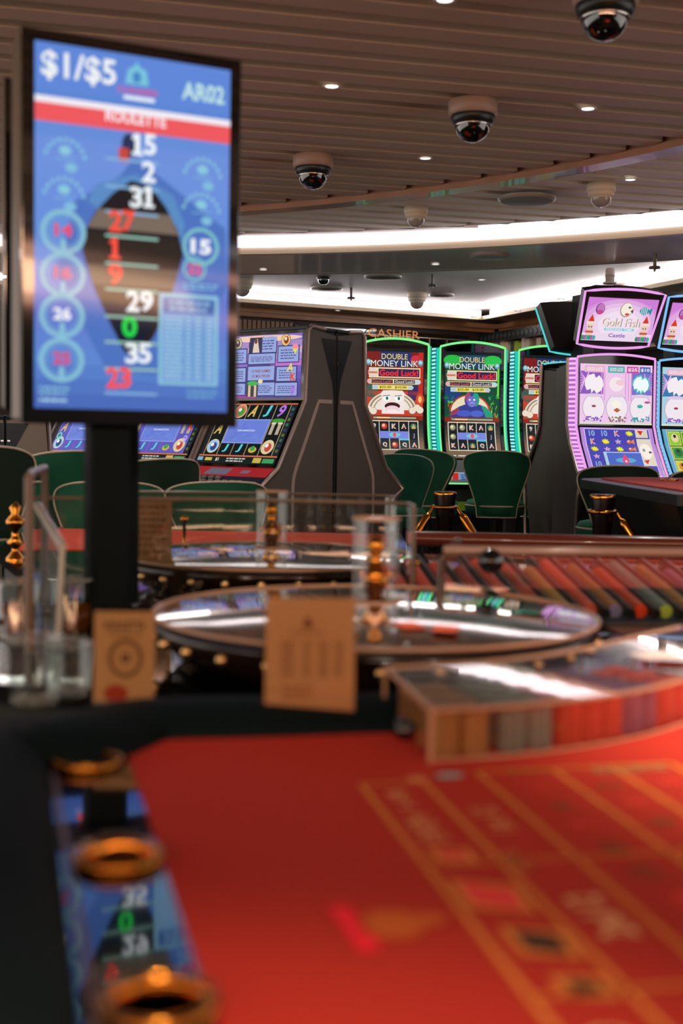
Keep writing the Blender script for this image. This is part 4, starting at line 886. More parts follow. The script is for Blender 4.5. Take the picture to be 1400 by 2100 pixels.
# local metres: x to the right (e1), y away from the camera; drawn with u = x, v = -y
def ln(x0, y0, x1, y1, t=.006, c=YL): ar.line(x0, -y0, x1, -y1, t, c, 1)
xs = [0, .071, .143, .235, .308, .385]; y1 = -.95
for x in xs: ln(x, .03 if x > .1 else .005, x, y1, .0065)
ln(0, 0, .071, .0); ln(.143, .03, .385, .03)
for i in range(1, 15):
    if i % 4: ln(.143, -.065*i, .385, -.065*i, .0025, '#c8502a')
for y in (-.26, -.52, -.78): ln(.0, y, .385, y, .005)
def tx(t, x, y, h, c, w=None, rot=-pi/2): ar.text(t, x, -y, h, c, 2, w, .02, rot=rot)
tx('1-18', .029, -.062, .022, '#f4b078', .058); tx('EVEN', .029, -.157, .026, '#f0a468', .080)
def dia(x, y, c, rx, ry):
    q = [(x-rx, -y-ry), (x+rx, -y-ry*.3), (x+rx*.8, -y+ry), (x-rx, -y+ry*.4)]; k = .008
    ar.poly([(a+(k if a > x else -k), b+(k if b > -y else -k)) for a, b in q], YL, 1); ar.poly(q, c, 2)
dia(.033, -.236, '#f03848', .012, .014); dia(.036, -.338, '#ff4448', .020, .034); dia(.042, -.434, '#141c18', .016, .026); dia(.044, -.511, '#1c241c', .011, .013)
tx('ODD', .030, -.60, .03, '#f4b078', .06); tx('19-36', .030, -.70, .024, '#f4b078', .08)
tx('1st 12', .103, -.140, .028, '#f0a468', .075); tx('2nd 12', .107, -.393, .032, '#ffc890', .085); tx('3rd 12', .105, -.66, .032, '#f4b078', .085)
ar.rect(.078, .235, .092, .285, '#c86a34', 1)
NR = [1, 3, 5, 7, 9, 12, 14, 16, 18, 19, 21, 23, 25, 27, 30, 32, 34, 36]
for i in range(12):
    for j in range(3):
        k = 3*i+j+1; x = (xs[2+j]+xs[3+j])/2; y = -.046-.065*i; tx(str(k), x, y, .026, '#ff4a40' if k in NR else '#7a5a2c', None, -pi/2)
ar.ell(.107, -.019, .017, .010, '#9ac0c4', 2); ar.ell(.067, -.009, .012, .010, '#f09a5c', 2)
tx('2 to 1', .200, .020, .014, '#8a7a3a', .045, 0); tx('ROULETTE', .326, .014, .018, '#9aa070', .09, 0)
ar.ell(-.062, .382, .026, .028, '#d0651e', 2); ar.ell(-.034, .378, .018, .012, '#d0651e', 2.2); ar.poly([(-.106, .338), (-.088, .340), (-.080, .425), (-.098, .432)], '#ff2038', 2)
ar.build('betting_layout', lambda u, v: (V((u, -v, .0006)), V((0, 0, 1))), nt, None, .0003)
# brass cup holders on the ledge
def cup(px, py, label):
    p = P(px, py, z=.806); t = thing('cup_holder', label, 'cup holder', (p.x, p.y, .801))
    MB().lathe([(.030, .0), (.036, .001), (.040, .004), (.0405, .008), (.037, .011), (.032, .010), (.030, .006), (.029, .001)], 40, cap=False).build('ring', BRASS, t)
    MB().lathe([(.0001, .001), (.027, .001)], 32).build('cup_floor', mat('dark_brass', '#3a230c', .3, metal=1), t)
cup(180, 1562, 'brass cup holder on the black ledge, farthest of the three'); cup(243, 1757, 'brass cup holder on the black ledge, middle of the three')
cup(325, 2058, 'brass cup holder on the black ledge at the bottom edge')
# ------------------------------------------------------------ chip box on the near felt
CH = .063
fl = P(882, 1563, z=.80); fr_ = P(1400, 1487, z=.80); bl = P(789, 1383, z=.80+CH); md = P(1120, 1545, z=.80)
rt = V((.75, 2.04, .80))
def arc3(a, b, c, n):    # circle through three ground points
    ax, ay, bx, by, cx_, cy_ = a.x, a.y, b.x, b.y, c.x, c.y; d = 2*(ax*(by-cy_)+bx*(cy_-ay)+cx_*(ay-by))
    ux = ((ax*ax+ay*ay)*(by-cy_)+(bx*bx+by*by)*(cy_-ay)+(cx_*cx_+cy_*cy_)*(ay-by))/d; uy = ((ax*ax+ay*ay)*(cx_-bx)+(bx*bx+by*by)*(ax-cx_)+(cx_*cx_+cy_*cy_)*(bx-ax))/d
    r = math.hypot(ax-ux, ay-uy); t0 = atan2(ay-uy, ax-ux); t1 = atan2(cy_-uy, cx_-ux)
    return [(ux+r*cos(t0+(t1-t0)*i/n), uy+r*sin(t0+(t1-t0)*i/n)) for i in range(n+1)]
fro = arc3(fl, md, fr_, 14); dlast = V(fro[-1])-V(fro[-2]); fro += [tuple(V(fro[-1])+dlast.normalized()*.12*k) for k in (1, 2)]
back = [(bl.x, bl.y)]+[tuple(V(p)+V((bl.x-fl.x, bl.y-fl.y))*(1+.12*i/len(fro))) for i, p in enumerate(fro)][2:]
bx = thing('chip_box', 'clear acrylic chip box with a curved front standing on the near red felt', 'chip box', (0, 0, .80))
ring = fro+back[::-1]
MB().add([(*p, CH) for p in fro]+[(*p, CH+.009) for p in back[::-1]], [(i, i+1, len(ring)-2-i, len(ring)-1-i) for i in range(len(fro)-1)]).build('lid', ACR, bx)  # back edge raised so the lid mirrors the white cove
mb = MB()
for a, b in zip(fro, fro[1:]): mb.add([(*a, 0), (*b, 0), (*b, CH-.004), (*a, CH-.004)], [(0, 1, 2, 3)])
mb.add([(*fro[0], 0), (*back[0], 0), (*back[0], CH-.004), (*fro[0], CH-.004)], [(0, 1, 2, 3)])
mb.build('front_wall', ACR, bx)
EDG = mat('acrylic_polished_edge', '#c99a78', .2, trans=.2)
mb = MB(); mb.tube([(*p, CH-.001) for p in fro], .003, 6); mb.tube([(*p, .002) for p in fro], .002, 6)
mb.tube([(*fro[0], 0), (*fro[0], CH)], .004, 6); mb.tube([(*back[0], 0), (*back[0], CH+.009)], .003, 6); mb.tube([(*fro[0], CH), (*back[0], CH+.009)], .004, 6); mb.tube([(*p, CH+.009) for p in back], .003, 6)
mb.build('polished_edges', EDG, bx)
# chip stacks: columns step along the front, rows go back
def chipmat(c, e):
    k = 'chip_'+c
    if k in MC: return MC[k]
    m = mat(k, c, .5); n = m.node_tree.nodes; l = m.node_tree.links; b = n['Principled BSDF']; tc = n.new('ShaderNodeTexCoord'); w_ = n.new('ShaderNodeTexWave'); w_.wave_type = 'RINGS'; w_.rings_direction = 'Z'
    sx = n.new('ShaderNodeSeparateXYZ'); at = n.new('ShaderNodeMath'); at.operation = 'ARCTAN2'; mu = n.new('ShaderNodeMath'); mu.operation = 'MULTIPLY'; mu.inputs[1].default_value = 4; sn_ = n.new('ShaderNodeMath'); sn_.operation = 'SINE'; gt = n.new('ShaderNodeMath'); gt.operation = 'GREATER_THAN'; gt.inputs[1].default_value = .9
    l.new(tc.outputs['Object'], sx.inputs[0]); l.new(sx.outputs[0], at.inputs[0]); l.new(sx.outputs[1], at.inputs[1]); l.new(at.outputs[0], mu.inputs[0]); l.new(mu.outputs[0], sn_.inputs[0]); l.new(sn_.outputs[0], gt.inputs[0])
    mx = n.new('ShaderNodeMix'); mx.data_type = 'RGBA'; mx.inputs[6].default_value = (*lin(c), 1); mx.inputs[7].default_value = (*[.75*a_+.25*b_ for a_, b_ in zip(lin(c), lin(e))], 1); l.new(gt.outputs[0], mx.inputs[0]); l.new(mx.outputs[2], b.inputs['Base Color']); n.remove(w_)
    return m
def chip_proto(c, e, n=17):
    mb = MB(); g = random.Random(3); th = .0033
    for i in range(n):
        x, y = g.uniform(-.0006, .0006), g.uniform(-.0006, .0006)
        mb.lathe([(.001, i*th+.0001), (.0185, i*th+.0001), (.0193, i*th+.0007), (.0193, i*th+th-.0007), (.0185, i*th+th-.0001), (.001, i*th+th-.0001)], 20, (x, y, 0))
    return mb.build('chip_stack', chipmat(c, e))
def arcpt(s):
    L = 0
    for a, b in zip(fro, fro[1:]):
        d = math.dist(a, b)
        if L+d >= s: t = (s-L)/d; return V(a)+(V(b)-V(a))*t, (V(b)-V(a)).normalized()
        L += d
    return V(fro[-1]), dlast.normalized()
bd = (V((bl.x, bl.y))-V((fl.x, fl.y))).normalized()
cols = [('#b07a42', '#d8b888', 'tan', (.026, .066), 4), ('#6f7f78', '#c0d4d8', 'pale blue grey', (.118, .158), 4), ('#c83c1c', '#f08850', 'orange red', (.205, .243, .281), 4), ('#7a5272', '#b8a8d8', 'dull violet', (.328, .368), 4), ('#c8402a', '#f0c0a0', 'brick red', (.415, .455), 3)]
rn = ['front row', 'second row', 'third row', 'back row']; cn = [['left', 'right'], ['left', 'middle', 'right']]
for c, e, nm, ss, rows in cols:
    pr_ = chip_proto(c, e); first = True
    for ci, s in enumerate(ss):
        p, d = arcpt(s); q = V((-d.y, d.x)); q = (q+bd*.8).normalized() if s < .3 else q
        for r in range(rows):
            o = pr_ if first else pr_.copy()
            if not first: COL.objects.link(o)
            first = False; w_ = p+q*(.034+.0425*r); o.location = (w_.x, w_.y, .801); o.rotation_euler = (0, 0, (ci*3+r)*1.1)
            tag(o, '%s chip stack in the clear box, %s, %s one' % (nm, rn[r], cn[len(ss)-2][ci]), 'chip stack', 'casino chip stacks in the near chip box')
# black ball cup and lock beside the box
p = P(835, 1512, z=.80); t = thing('box_lock', 'black round lock knob at the left end of the chip box', 'lock', (p.x, p.y, .80))
MB().lathe([(.001, 0), (.016, 0), (.018, .008), (.016, .022), (.001, .026)], 24).build('knob', GLOSSBLK, t); MB().lathe([(.001, .026), (.005, .0265), (.005, .030), (.001, .031)], 12).build('keyhole', BRASS, t)
# ------------------------------------------------------------ cards in stands
def card(x0, y0, x1, y1, z, label, kind, lean=6, paper='#b98a64'):
    p = P((x0+x1)/2, y1, z=z); sc_ = FPX/p.y; w_ = (x1-x0)/sc_; h = (y1-y0)/sc_
    t = thing('table_sign', label, 'table sign', (p.x, p.y, z), atan2(-p.x, p.y)*.3); L_ = R(lean)
    ar = Art(w_, h, matf=lambda c: mat('sign_'+c.strip('#'), c, .6)); ar.rect(0, 0, 1, 1, paper, 0)
    if kind == 1:
        I = '#94664a'; ar.star(.47, .20, .07, '#7a4c34', 1, 3, .7, .8); ar.scr(.28, .25, .66, .29, I, 1, 1)
        for k, (a, b) in enumerate(((.18, .32), (.42, .50), (.60, .70), (.78, .86))): ar.scr(a, .33, b, .62, I, 10, 1, .55, k)
        ar.scr(.2, .68, .55, .80, I, 3, 1); ar.scr(.3, .86, .7, .90, I, 1, 1)
    elif kind == 2:
        ar.text('ROULETTE', .50, .15, .085, '#4a3020', 1, .66, .03); ar.scr(.22, .22, .8, .27, '#7a5636', 1, 1)
        ar.ring(.52, .51, .29, .215, .80, '#6a4222', 1); ar.ell(.52, .51, .07, .05, '#6a4222', 1); ar.ring(.52, .51, .16, .12, .93, '#8a6238', 1); ar.ell(.37, .90, .20, .10, '#a8381e', 1); ar.rect(0, .985, 1, 1, '#5a3c24', 2)
    else: ar.scr(.12, .1, .88, .9, '#8f6d58', 9, 1)
    MB().obox((0, .004, h/2*cos(L_)), (w_, .003, h), 0, 0, -L_).build('card', mat('card_back', '#a07c58', .7), t)
    n_ = V((0, -cos(L_), sin(L_)))
    f = lambda u, v: (V(((u-.5)*w_, .0015+.0*v+(h*(1-v))*sin(L_)*1-h/2*sin(L_)*0-.0012*0, h*(1-v)*cos(L_)))-V((0, h/2*sin(L_)*1, 0)), n_)
    ar.build('print', f, t)
    MB().obox((0, -.003, h/2*cos(L_)), (w_+.004, .0022, h+.004), 0, 0, -L_).build('clear_sleeve', clear_mat('clear_sleeve', '#f4efe6', .0), t)
    MB().prism([(-.012, 0), (.025, 0), (.025, .003), (.01, .003), (.008, .012), (.004, .003), (-.012, .003)], -w_/2, w_/2, 'x').build('foot', ACRE, t)
card(541, 1222, 726, 1487, .803, 'large tan rules card standing upright at the far edge of the near felt', 1, 4, '#c8a27c')
card(192, 1252, 316, 1440, .80, 'tan roulette card with a dark wheel emblem, behind the black rail on the left', 2, 4, '#c2a078')
card(263, 1018, 351, 1164, .83, 'beige paper card standing by the farther wheel, right of the display pole', 3, 2, '#b3937c')
# ------------------------------------------------------------ middle table with the near wheel
def poly_table(name, label, pts, z, railm, feltpts=None, feltm=None, rr=.05):
    t = thing(name, label, 'roulette table'); MB().prism(pts, z-.03, z, 'z').build('table_top', GLOSSBLK, t)
    c = V((sum(p[0] for p in pts)/len(pts), sum(p[1] for p in pts)/len(pts)))
    MB().prism([tuple(c+(V(p)-c)*.93) for p in pts], z-.30, z-.03, 'z').build('apron', BLKM, t)
    MB().prism([tuple(c+(V(p)-c)*.6) for p in pts], 0, z-.30, 'z').build('pedestal', BLKM, t)
    if feltpts: MB().prism(feltpts, z, z+.003, 'z').build('felt', feltm, t)
    return t
Z1 = .775
t1 = poly_table('roulette_table', 'middle roulette table with glossy black top carrying the nearest wheel and chip rack', [(-.78, 2.02), (-.36, 1.90), (.42, 1.98), (.62, 2.26), (1.55, 2.26), (1.9, 2.7), (1.9, 2.97), (-.78, 2.97)], Z1, None, [(.62, 2.36), (1.5, 2.36), (1.8, 2.75), (1.8, 2.93), (.55, 2.93)], mat('brown_felt', '#7a4432', .8))
rail(smooth([(.60, 2.27), (1.0, 2.255), (1.5, 2.26), (1.85, 2.5)], 3), .02, Z1+.02, .018, 'padded_rail', REDB, t1)
def wheel(px, py, z, r, label, clabel, tlabel, th):
    p = P(px, py, z=z); t = thing('roulette_wheel', label, 'roulette wheel', (p.x, p.y, z-.075)); h = .075
    MB().lathe([(.001, 0), (r*.82, 0), (r*.90, .012), (r*.985, .045), (r, .062), (r*.995, .070), (r*.96, .072), (r*.93, .062), (r*.74, .030)], 72, cap=False).build('bowl', WALN, t)
    MB().lathe([(r*.965, .071), (r*.95, .0745), (r*.935, .071)], 72, cap=False).build('rim_ring', mat('rim_pale', '#a89684', .18, metal=.8), t)
    for i in range(28):
        a = 2*pi*i/28; 
        if sin(a) < .45: MB().ball((r*.985*cos(a), r*.985*sin(a), .045), .010, 0, 10).build('stud', mat('stud_brass', '#f0c080', .32, metal=1), t)
    mb = MB(); N = 37
    for i in range(N):
        a, b = 2*pi*i/N, 2*pi*(i+1)/N; v = []
        for q in (a, b): v += [(r*.74*cos(q), r*.74*sin(q), .030), (r*.60*cos(q), r*.60*sin(q), .022)]
        mb.add(v, [(0, 1, 3, 2)], 0 if i == 0 else 1+i % 2)
        mb.tube([(r*.74*cos(a), r*.74*sin(a), .033), (r*.56*cos(a), r*.56*sin(a), .022)], .0022, 5, 3)
    mb.build('number_ring', [mat('wheel_green', '#1f8a48', .4), mat('wheel_red', '#b82a1c', .4), mat('wheel_black', '#15181a', .4), BRASS], t)
    MB().lathe([(r*.60, .022), (r*.5, .018), (r*.3, .034), (r*.1, .05), (.03, .055)], 48, cap=False).build('cone', wood_mat('cone_wood', '#6a3a1c', '#8a5228', .2, 1, 1, 1), t)
    # clear cover: disc domed to mirror the white cove, with a hollow spindle tower
    zc = .078; tr = .0425; cv = thing('wheel_cover', clabel, 'wheel cover', (p.x, p.y, z-.075+zc))
    MB().lathe([(tr, .024), (r*.3, .0225), (r*.5, .019), (r*.7, .0135), (r*.85, .008), (r*.95, .004), (r*.995, .001)], 72, cap=False).build('cover_disc', clear_mat('cover_acrylic', '#e6e6e0', .42, .06), cv)
    MB().lathe([(tr, .0), (tr, th)], 40, cap=False).build('tower', clear_mat('tower_acrylic', '#f2f2f0', .04), cv)
    MB().lathe([(.001, th), (tr, th)], 40, cap=False).build('tower_top', clear_mat('top_acrylic', '#e0e4e8', .6, .15), cv)
    mb = MB(); mb.tube([(tr*cos(2*pi*i/32), tr*sin(2*pi*i/32), th) for i in range(32)], .0025, 6, closed=True); mb.tube([((tr+.002)*cos(2*pi*i/32), (tr+.002)*sin(2*pi*i/32), .025) for i in range(32)], .003, 6, closed=True)
    mb.tube([(r*.995*cos(2*pi*i/64), r*.995*sin(2*pi*i/64), .003) for i in range(64)], .0035, 6, closed=True); mb.build('cover_edges', EDG, cv)
    sp = thing('wheel_turret', tlabel, 'wheel turret', (p.x, p.y, z-.075+.05)); k = th/.19
    pr = [(.034, 0), (.036, .010), (.020, .020), (.012, .034), (.010, .06), (.016, .075), (.024, .088), (.028, .105), (.026, .118), (.014, .128), (.010, .145), (.014, .155), (.017, .166), (.014, .178), (.006, .186), (.001, .19)]
    MB().lathe([(a*.95, b*k) for a, b in pr], 28, cap=False).build('spindle', BRASS, sp)
    for i in range(4):
        a = pi/4+i*pi/2; MB().tube([(.01*cos(a), .01*sin(a), .10*k), (.034*cos(a), .034*sin(a), .112*k)], .004, 8).ball((.034*cos(a), .034*sin(a), .112*k), .0075, 0, 12).build('handle', BRASS, sp)
    return t
wheel(768, 1262, .858, .405, 'nearest roulette wheel with a dark studded wooden bowl', 'clear domed cover on the nearest wheel, its tower rising beside the tan card', 'brass wheel turret inside the nearer clear tower', .175)
Z2 = .775
t2 = poly_table('roulette_table', 'farther roulette table with orange red felt beyond the clear guards, left of centre', [(-.80, 3.0), (.24, 3.0), (.26, 5.3), (-1.35, 5.3), (-1.2, 4.2), (-.95, 3.6)], Z2, None, [(-1.29, 5.2), (.20, 5.2), (.20, 4.55), (-1.12, 4.20)], mat('orange_felt', '#d4452a', .9))
wheel(556, 1142, .858, .40, 'farther roulette wheel with a dark wooden bowl behind the tan card', 'clear cover with a tall tower on the farther wheel', 'brass wheel turret inside the farther clear tower', .175)
# felt coloured cloth block seen left of the pole
# wooden rail table on the right with its red brown bumper
t3 = poly_table('roulette_table', 'dark table with a red brown leather bumper reaching the right edge', [(.30, 3.2), (2.2, 3.2), (2.2, 4.2), (1.2, 4.3), (.30, 4.4)], .77, None)
ra = P(852, 1104, z=.80); rb = P(1400, 1116, z=.80)
rail(smooth([(ra.x-.02, ra.y), ((ra.x+rb.x)/2, (ra.y+rb.y)/2-.02), (rb.x, rb.y), (rb.x+.3, rb.y-.05)], 4), .035, .80, .03, 'leather_bumper', REDB, t3)
# ------------------------------------------------------------ chip rack with rolls of chips on edge
rk = P(1215, 1262, z=.80); ra_ = R(14)
rack = thing('chip_rack', 'dark sloping chip rack full of coloured chip rolls behind the right guard', 'chip rack', (rk.x, rk.y, Z1+.004), R(0))
NS = 13; pit = .056; tilt = R(7); xl = -.42
mb = MB().box(xl-.03, xl+NS*pit+.03, -.02, .36, 0, .008)
mb.build('tray', BLKM, rack)
dm = MB()
def lane(i, k, off=0): # lanes lean away to the left
    a = R(10+0*i); x = xl+pit*(i+off); return V((x-sin(a)*k, .0+cos(a)*k, .026+.22*k))
for i in range(NS+1):
    p0, p1 = lane(i, .0), lane(i, .36); dm.tube([p0, p1], .013, 6)
dm.build('dividers', BLK, rack)
rc = [('#a83a2c', 'dark red'), ('#b0402e', 'brick'), ('#a84030', 'rust'), ('#8f3a2c', 'maroon'), ('#b5483a', 'dusty red'), ('#8f3820', 'red orange'), ('#8a6c34', 'mustard'), ('#b04a34', 'brown red'), ('#8a5c30', 'ochre'), ('#a8401e', 'vivid orange'), ('#5f7068', 'pale green grey'), ('#8a683a', 'tan'), ('#6a5068', 'mauve')]
ec = ['#c87060', '#d08060', '#d08060', '#a86050', '#d09080', '#f0a070', '#e8d070', '#d06040', '#8a84b0', '#f04a20', '#b8d050', '#e8b870', '#c0a8c8']
for i in range(NS):
    c, nm = rc[i]; a = lane(i, .02, .5); b = lane(i, .27+.08*((i*5) % 3)/3, .5); m_ = rack.location
    o = MB().tube([a, a+(b-a)*.33, a+(b-a)*.66, b], .0165, 18, 0).build('chip_roll', [mat('roll_'+nm.replace(' ', '_'), c, .5)], None); o.location = m_
    e = MB().tube([a+(a-b).normalized()*.001, a+(a-b).normalized()*.006], .015, 18).build('end_chip', mat('rollend_%d' % i, ec[i], .5), o)
    tag(o, 'roll of %s chips on edge in the dark chip rack' % nm, 'chips', 'chip rolls in the dark rack')
# ------------------------------------------------------------ acrylic guards
def guard(name, label, pts, z0, z1, edge=.004, bars=True):      # upright clear panes along a ground path
    t = thing(name, label, 'clear guard'); mb = MB()
    for a, b in zip(pts, pts[1:]): mb.add([(*a, z0), (*b, z0), (*b, z1), (*a, z1)], [(0, 1, 2, 3)])
    mb.build('pane', ACR, t)
    mb = MB(); mb.tube([(*p, z1) for p in pts], edge, 6)
    for p in (pts[0], pts[-1]): mb.tube([(*p, z0), (*p, z1)], edge, 6)
    mb.build('polished_edge', EDG if bars else mat('dull_edge', '#6e5a4a', .3), t); return t
def gp(px, py, z): p = P(px, py, z=z); return (p.x, p.y)
def gy(px, y): p = P(px, 1000, y=y); return (p.x, p.y)
g1 = guard('acrylic_guard', 'tall clear acrylic guard curving around the far side of the nearest wheel', smooth([gy(92, 2.86), gy(480, 2.92), gy(800, 2.88), gy(842, 2.80), gy(850, 2.70)], 3), Z1, 1.03, .005, False)
g2 = guard('acrylic_guard', 'clear acrylic guard behind the farther wheel with a rounded right corner', smooth([gy(270, 3.78), gy(560, 3.84), gy(790, 3.80), gy(800, 3.74)], 3), Z2, .985+.02, .0045, False)
g3 = guard('acrylic_guard', 'thick edged clear guard at the left beside the display pole', [gy(60, 2.24), gy(66, 2.5), gy(92, 2.86)], Z1, 1.10, .009, False)
mb = MB(); a = gy(78, 2.28); b = gy(122, 2.10)
g4 = thing('acrylic_guard', 'low slanted clear guard with a thick pale edge, left of the display pole', 'clear guard')
pa, pb, pc, pd = P(76, 1036, y=2.55), P(128, 1122, y=2.25), P(118, 1330, y=2.25), P(70, 1290, y=2.55)
pc.z = pd.z = Z1+.002
MB().add([pa, pb, pc, pd], [(0, 1, 2, 3)]).build('pane', ACR, g4)
MB().tube([pa, pb], .009, 8).tube([pb, pc], .0055, 8).build('polished_edge', mat('pale_edge', '#cfc8b8', .15, trans=.3), g4)
MB().lathe([(.001, 0), (.012, 0), (.012, .018), (.001, .02)], 16, (pc.x, pc.y, Z1)).build('foot_clamp', CHROME, g4)
for (px, py, y, l) in ((848, 1162, 2.72, 'brass knob post holding the tall guard behind the nearest wheel'), (378, 1070, 3.8, 'small brass post on the guard behind the farther wheel')):
    p = P(px, py, y=y); t = thing('guard_post', l, 'post', (p.x, p.y, Z1)); h = p.z-Z1
    MB().lathe([(.014, 0), (.014, .006), (.005, .010), (.005, h), (.013, h+.004), (.013, h+.014), (.004, h+.018), (.001, h+.02)], 16).build('stem', BRASS, t)
# right guard in front of the rack
y5 = 2.52; a5, b5 = gy(912, y5), gy(1450, y5+.04)
zt5 = P(912, 1128, y=y5).z; g5 = thing('acrylic_guard', 'long clear guard with thick top edge and black knobs before the chip rack', 'clear guard')
MB().add([(*a5, Z1+.004), (*b5, Z1+.004), (*b5, zt5), (*a5, zt5)], [(0, 1, 2, 3)]).build('pane', ACR, g5)
MB().tube([(*a5, zt5), (*b5, zt5)], .010, 8).build('top_edge', mat('thick_edge', '#b09080', .12, trans=.2, coat=.5), g5)
MB().tube([(a5[0]-.004, a5[1], Z1), (a5[0]-.004, a5[1], zt5-.02), (a5[0]+.01, a5[1], zt5), (a5[0]+.04, a5[1]+.1, zt5+.01)], .009, 8).build('end_post', mat('smoky_post', '#4a3428', .15), g5)
for px, py in ((1005, 1150), (1005, 1235)):
    p = P(px, py, y=y5-.008); k = MB().lathe([(.001, 0), (.022, 0), (.026, -.006), (.025, -.016), (.001, -.022)], 24, (p.x, p.y, p.z), axis='y').build('knob', GLOSSBLK, g5)
# orange cards on the glossy top and small things
def flat_box(px, py, z, w_, d, h, rz, m, name, label, cat):
    p = P(px, py, z=z); o = MB().box(-w_/2, w_/2, -d/2, d/2, 0, h).build(name, m, None, .001); o.location = (p.x, p.y, z); o.rotation_euler = (0, 0, R(rz)); return tag(o, label, cat)
OR = mat('orange_card', '#f0643a', .6)
zc_ = .878
flat_box(838, 1283, zc_, .040, .058, .0015, 20, OR, 'playing_card', 'orange card lying on the clear wheel cover, left one of the pair', 'card')
flat_box(914, 1290, zc_, .040, .058, .0015, -12, OR, 'playing_card', 'orange card lying on the clear wheel cover, right one of the pair', 'card')
flat_box(900, 1192, Z1+.01, .05, .02, .012, 0, em('#ff3038', 1.0), 'indicator_light', 'small glowing red indicator light behind the nearest wheel', 'indicator light')
flat_box(1100, 1268, Z1+.004, .10, .09, .045, 5, mat('card_shoe', '#2a221c', .2, coat=.5), 'card_shoe', 'small dark glossy box between the wheel and the chip rack', 'box')
flat_box(1360, 1345, .80+CH+.010, .09, .05, .002, 15, mat('note_white', '#cfc6c8', .6), 'paper_note', 'white paper note lying on the chip box lid near the right edge', 'paper')
# glasses at the left
def tumbler(px, py, z, r, h, label, liquid=None):
    p = P(px, py, z=z); t = thing('glass_tumbler', label, 'glass', (p.x, p.y, z))
    MB().lathe([(.001, 0), (r*.86, 0), (r*.88, .006), (r, h)], 28, cap=False).build('wall', clear_mat('tumbler_glass', '#e8ece8', .16, .02), t)
    mb = MB(); mb.tube([(r*cos(2*pi*i/28), r*sin(2*pi*i/28), h) for i in range(28)], .0022, 6, closed=True); mb.lathe([(.001, .002), (r*.84, .002), (r*.85, .010), (.001, .012)], 28); mb.build('rim_and_base', mat('thick_glass', '#d8d8d0', .05, trans=.7, coat=.5), t)
    if liquid: MB().lathe([(.001, .013), (r*.86, .013), (r*.93, h*.6), (.001, h*.6)], 28).build('drink', mat('amber_drink', liquid, .1, coat=.5, trans=.3), t)
tumbler(72, 1442, Z1, .042, .10, 'short clear tumbler at the left behind the black rail')
tumbler(140, 1425, Z1, .038, .08, 'second clear tumbler beside the roulette emblem card')
tumbler(36, 1310, Z1, .040, .115, 'clear tumbler with an amber drink at the left edge', '#8a4a18')
tumbler(150, 1310, Z1, .042, .12, 'tumbler with a brown drink just left of the display pole', '#6a2c12')
# spare turret of brass rings under glass at the far left
p = P(32, 1150, z=Z1); t = thing('brass_finial', 'stack of brass rings beside reflective acrylic at the left edge', 'finial', (p.x, p.y, .0+Z1))
MB().lathe([(.03, 0), (.03, .01), (.012, .03), (.012, .045), (.028, .06), (.012, .075), (.012, .10), (.03, .115), (.03, .13), (.012, .15), (.02, .17), (.001, .19)], 24).build('spindle', BRASS, t)
tS = poly_table('gaming_table', 'black edged side table at the far left behind the glasses', [(-1.9, 2.3), (-.86, 2.3), (-.86, 2.95), (-1.9, 2.95)], Z1-.004, None); tS['category'] = 'gaming table'
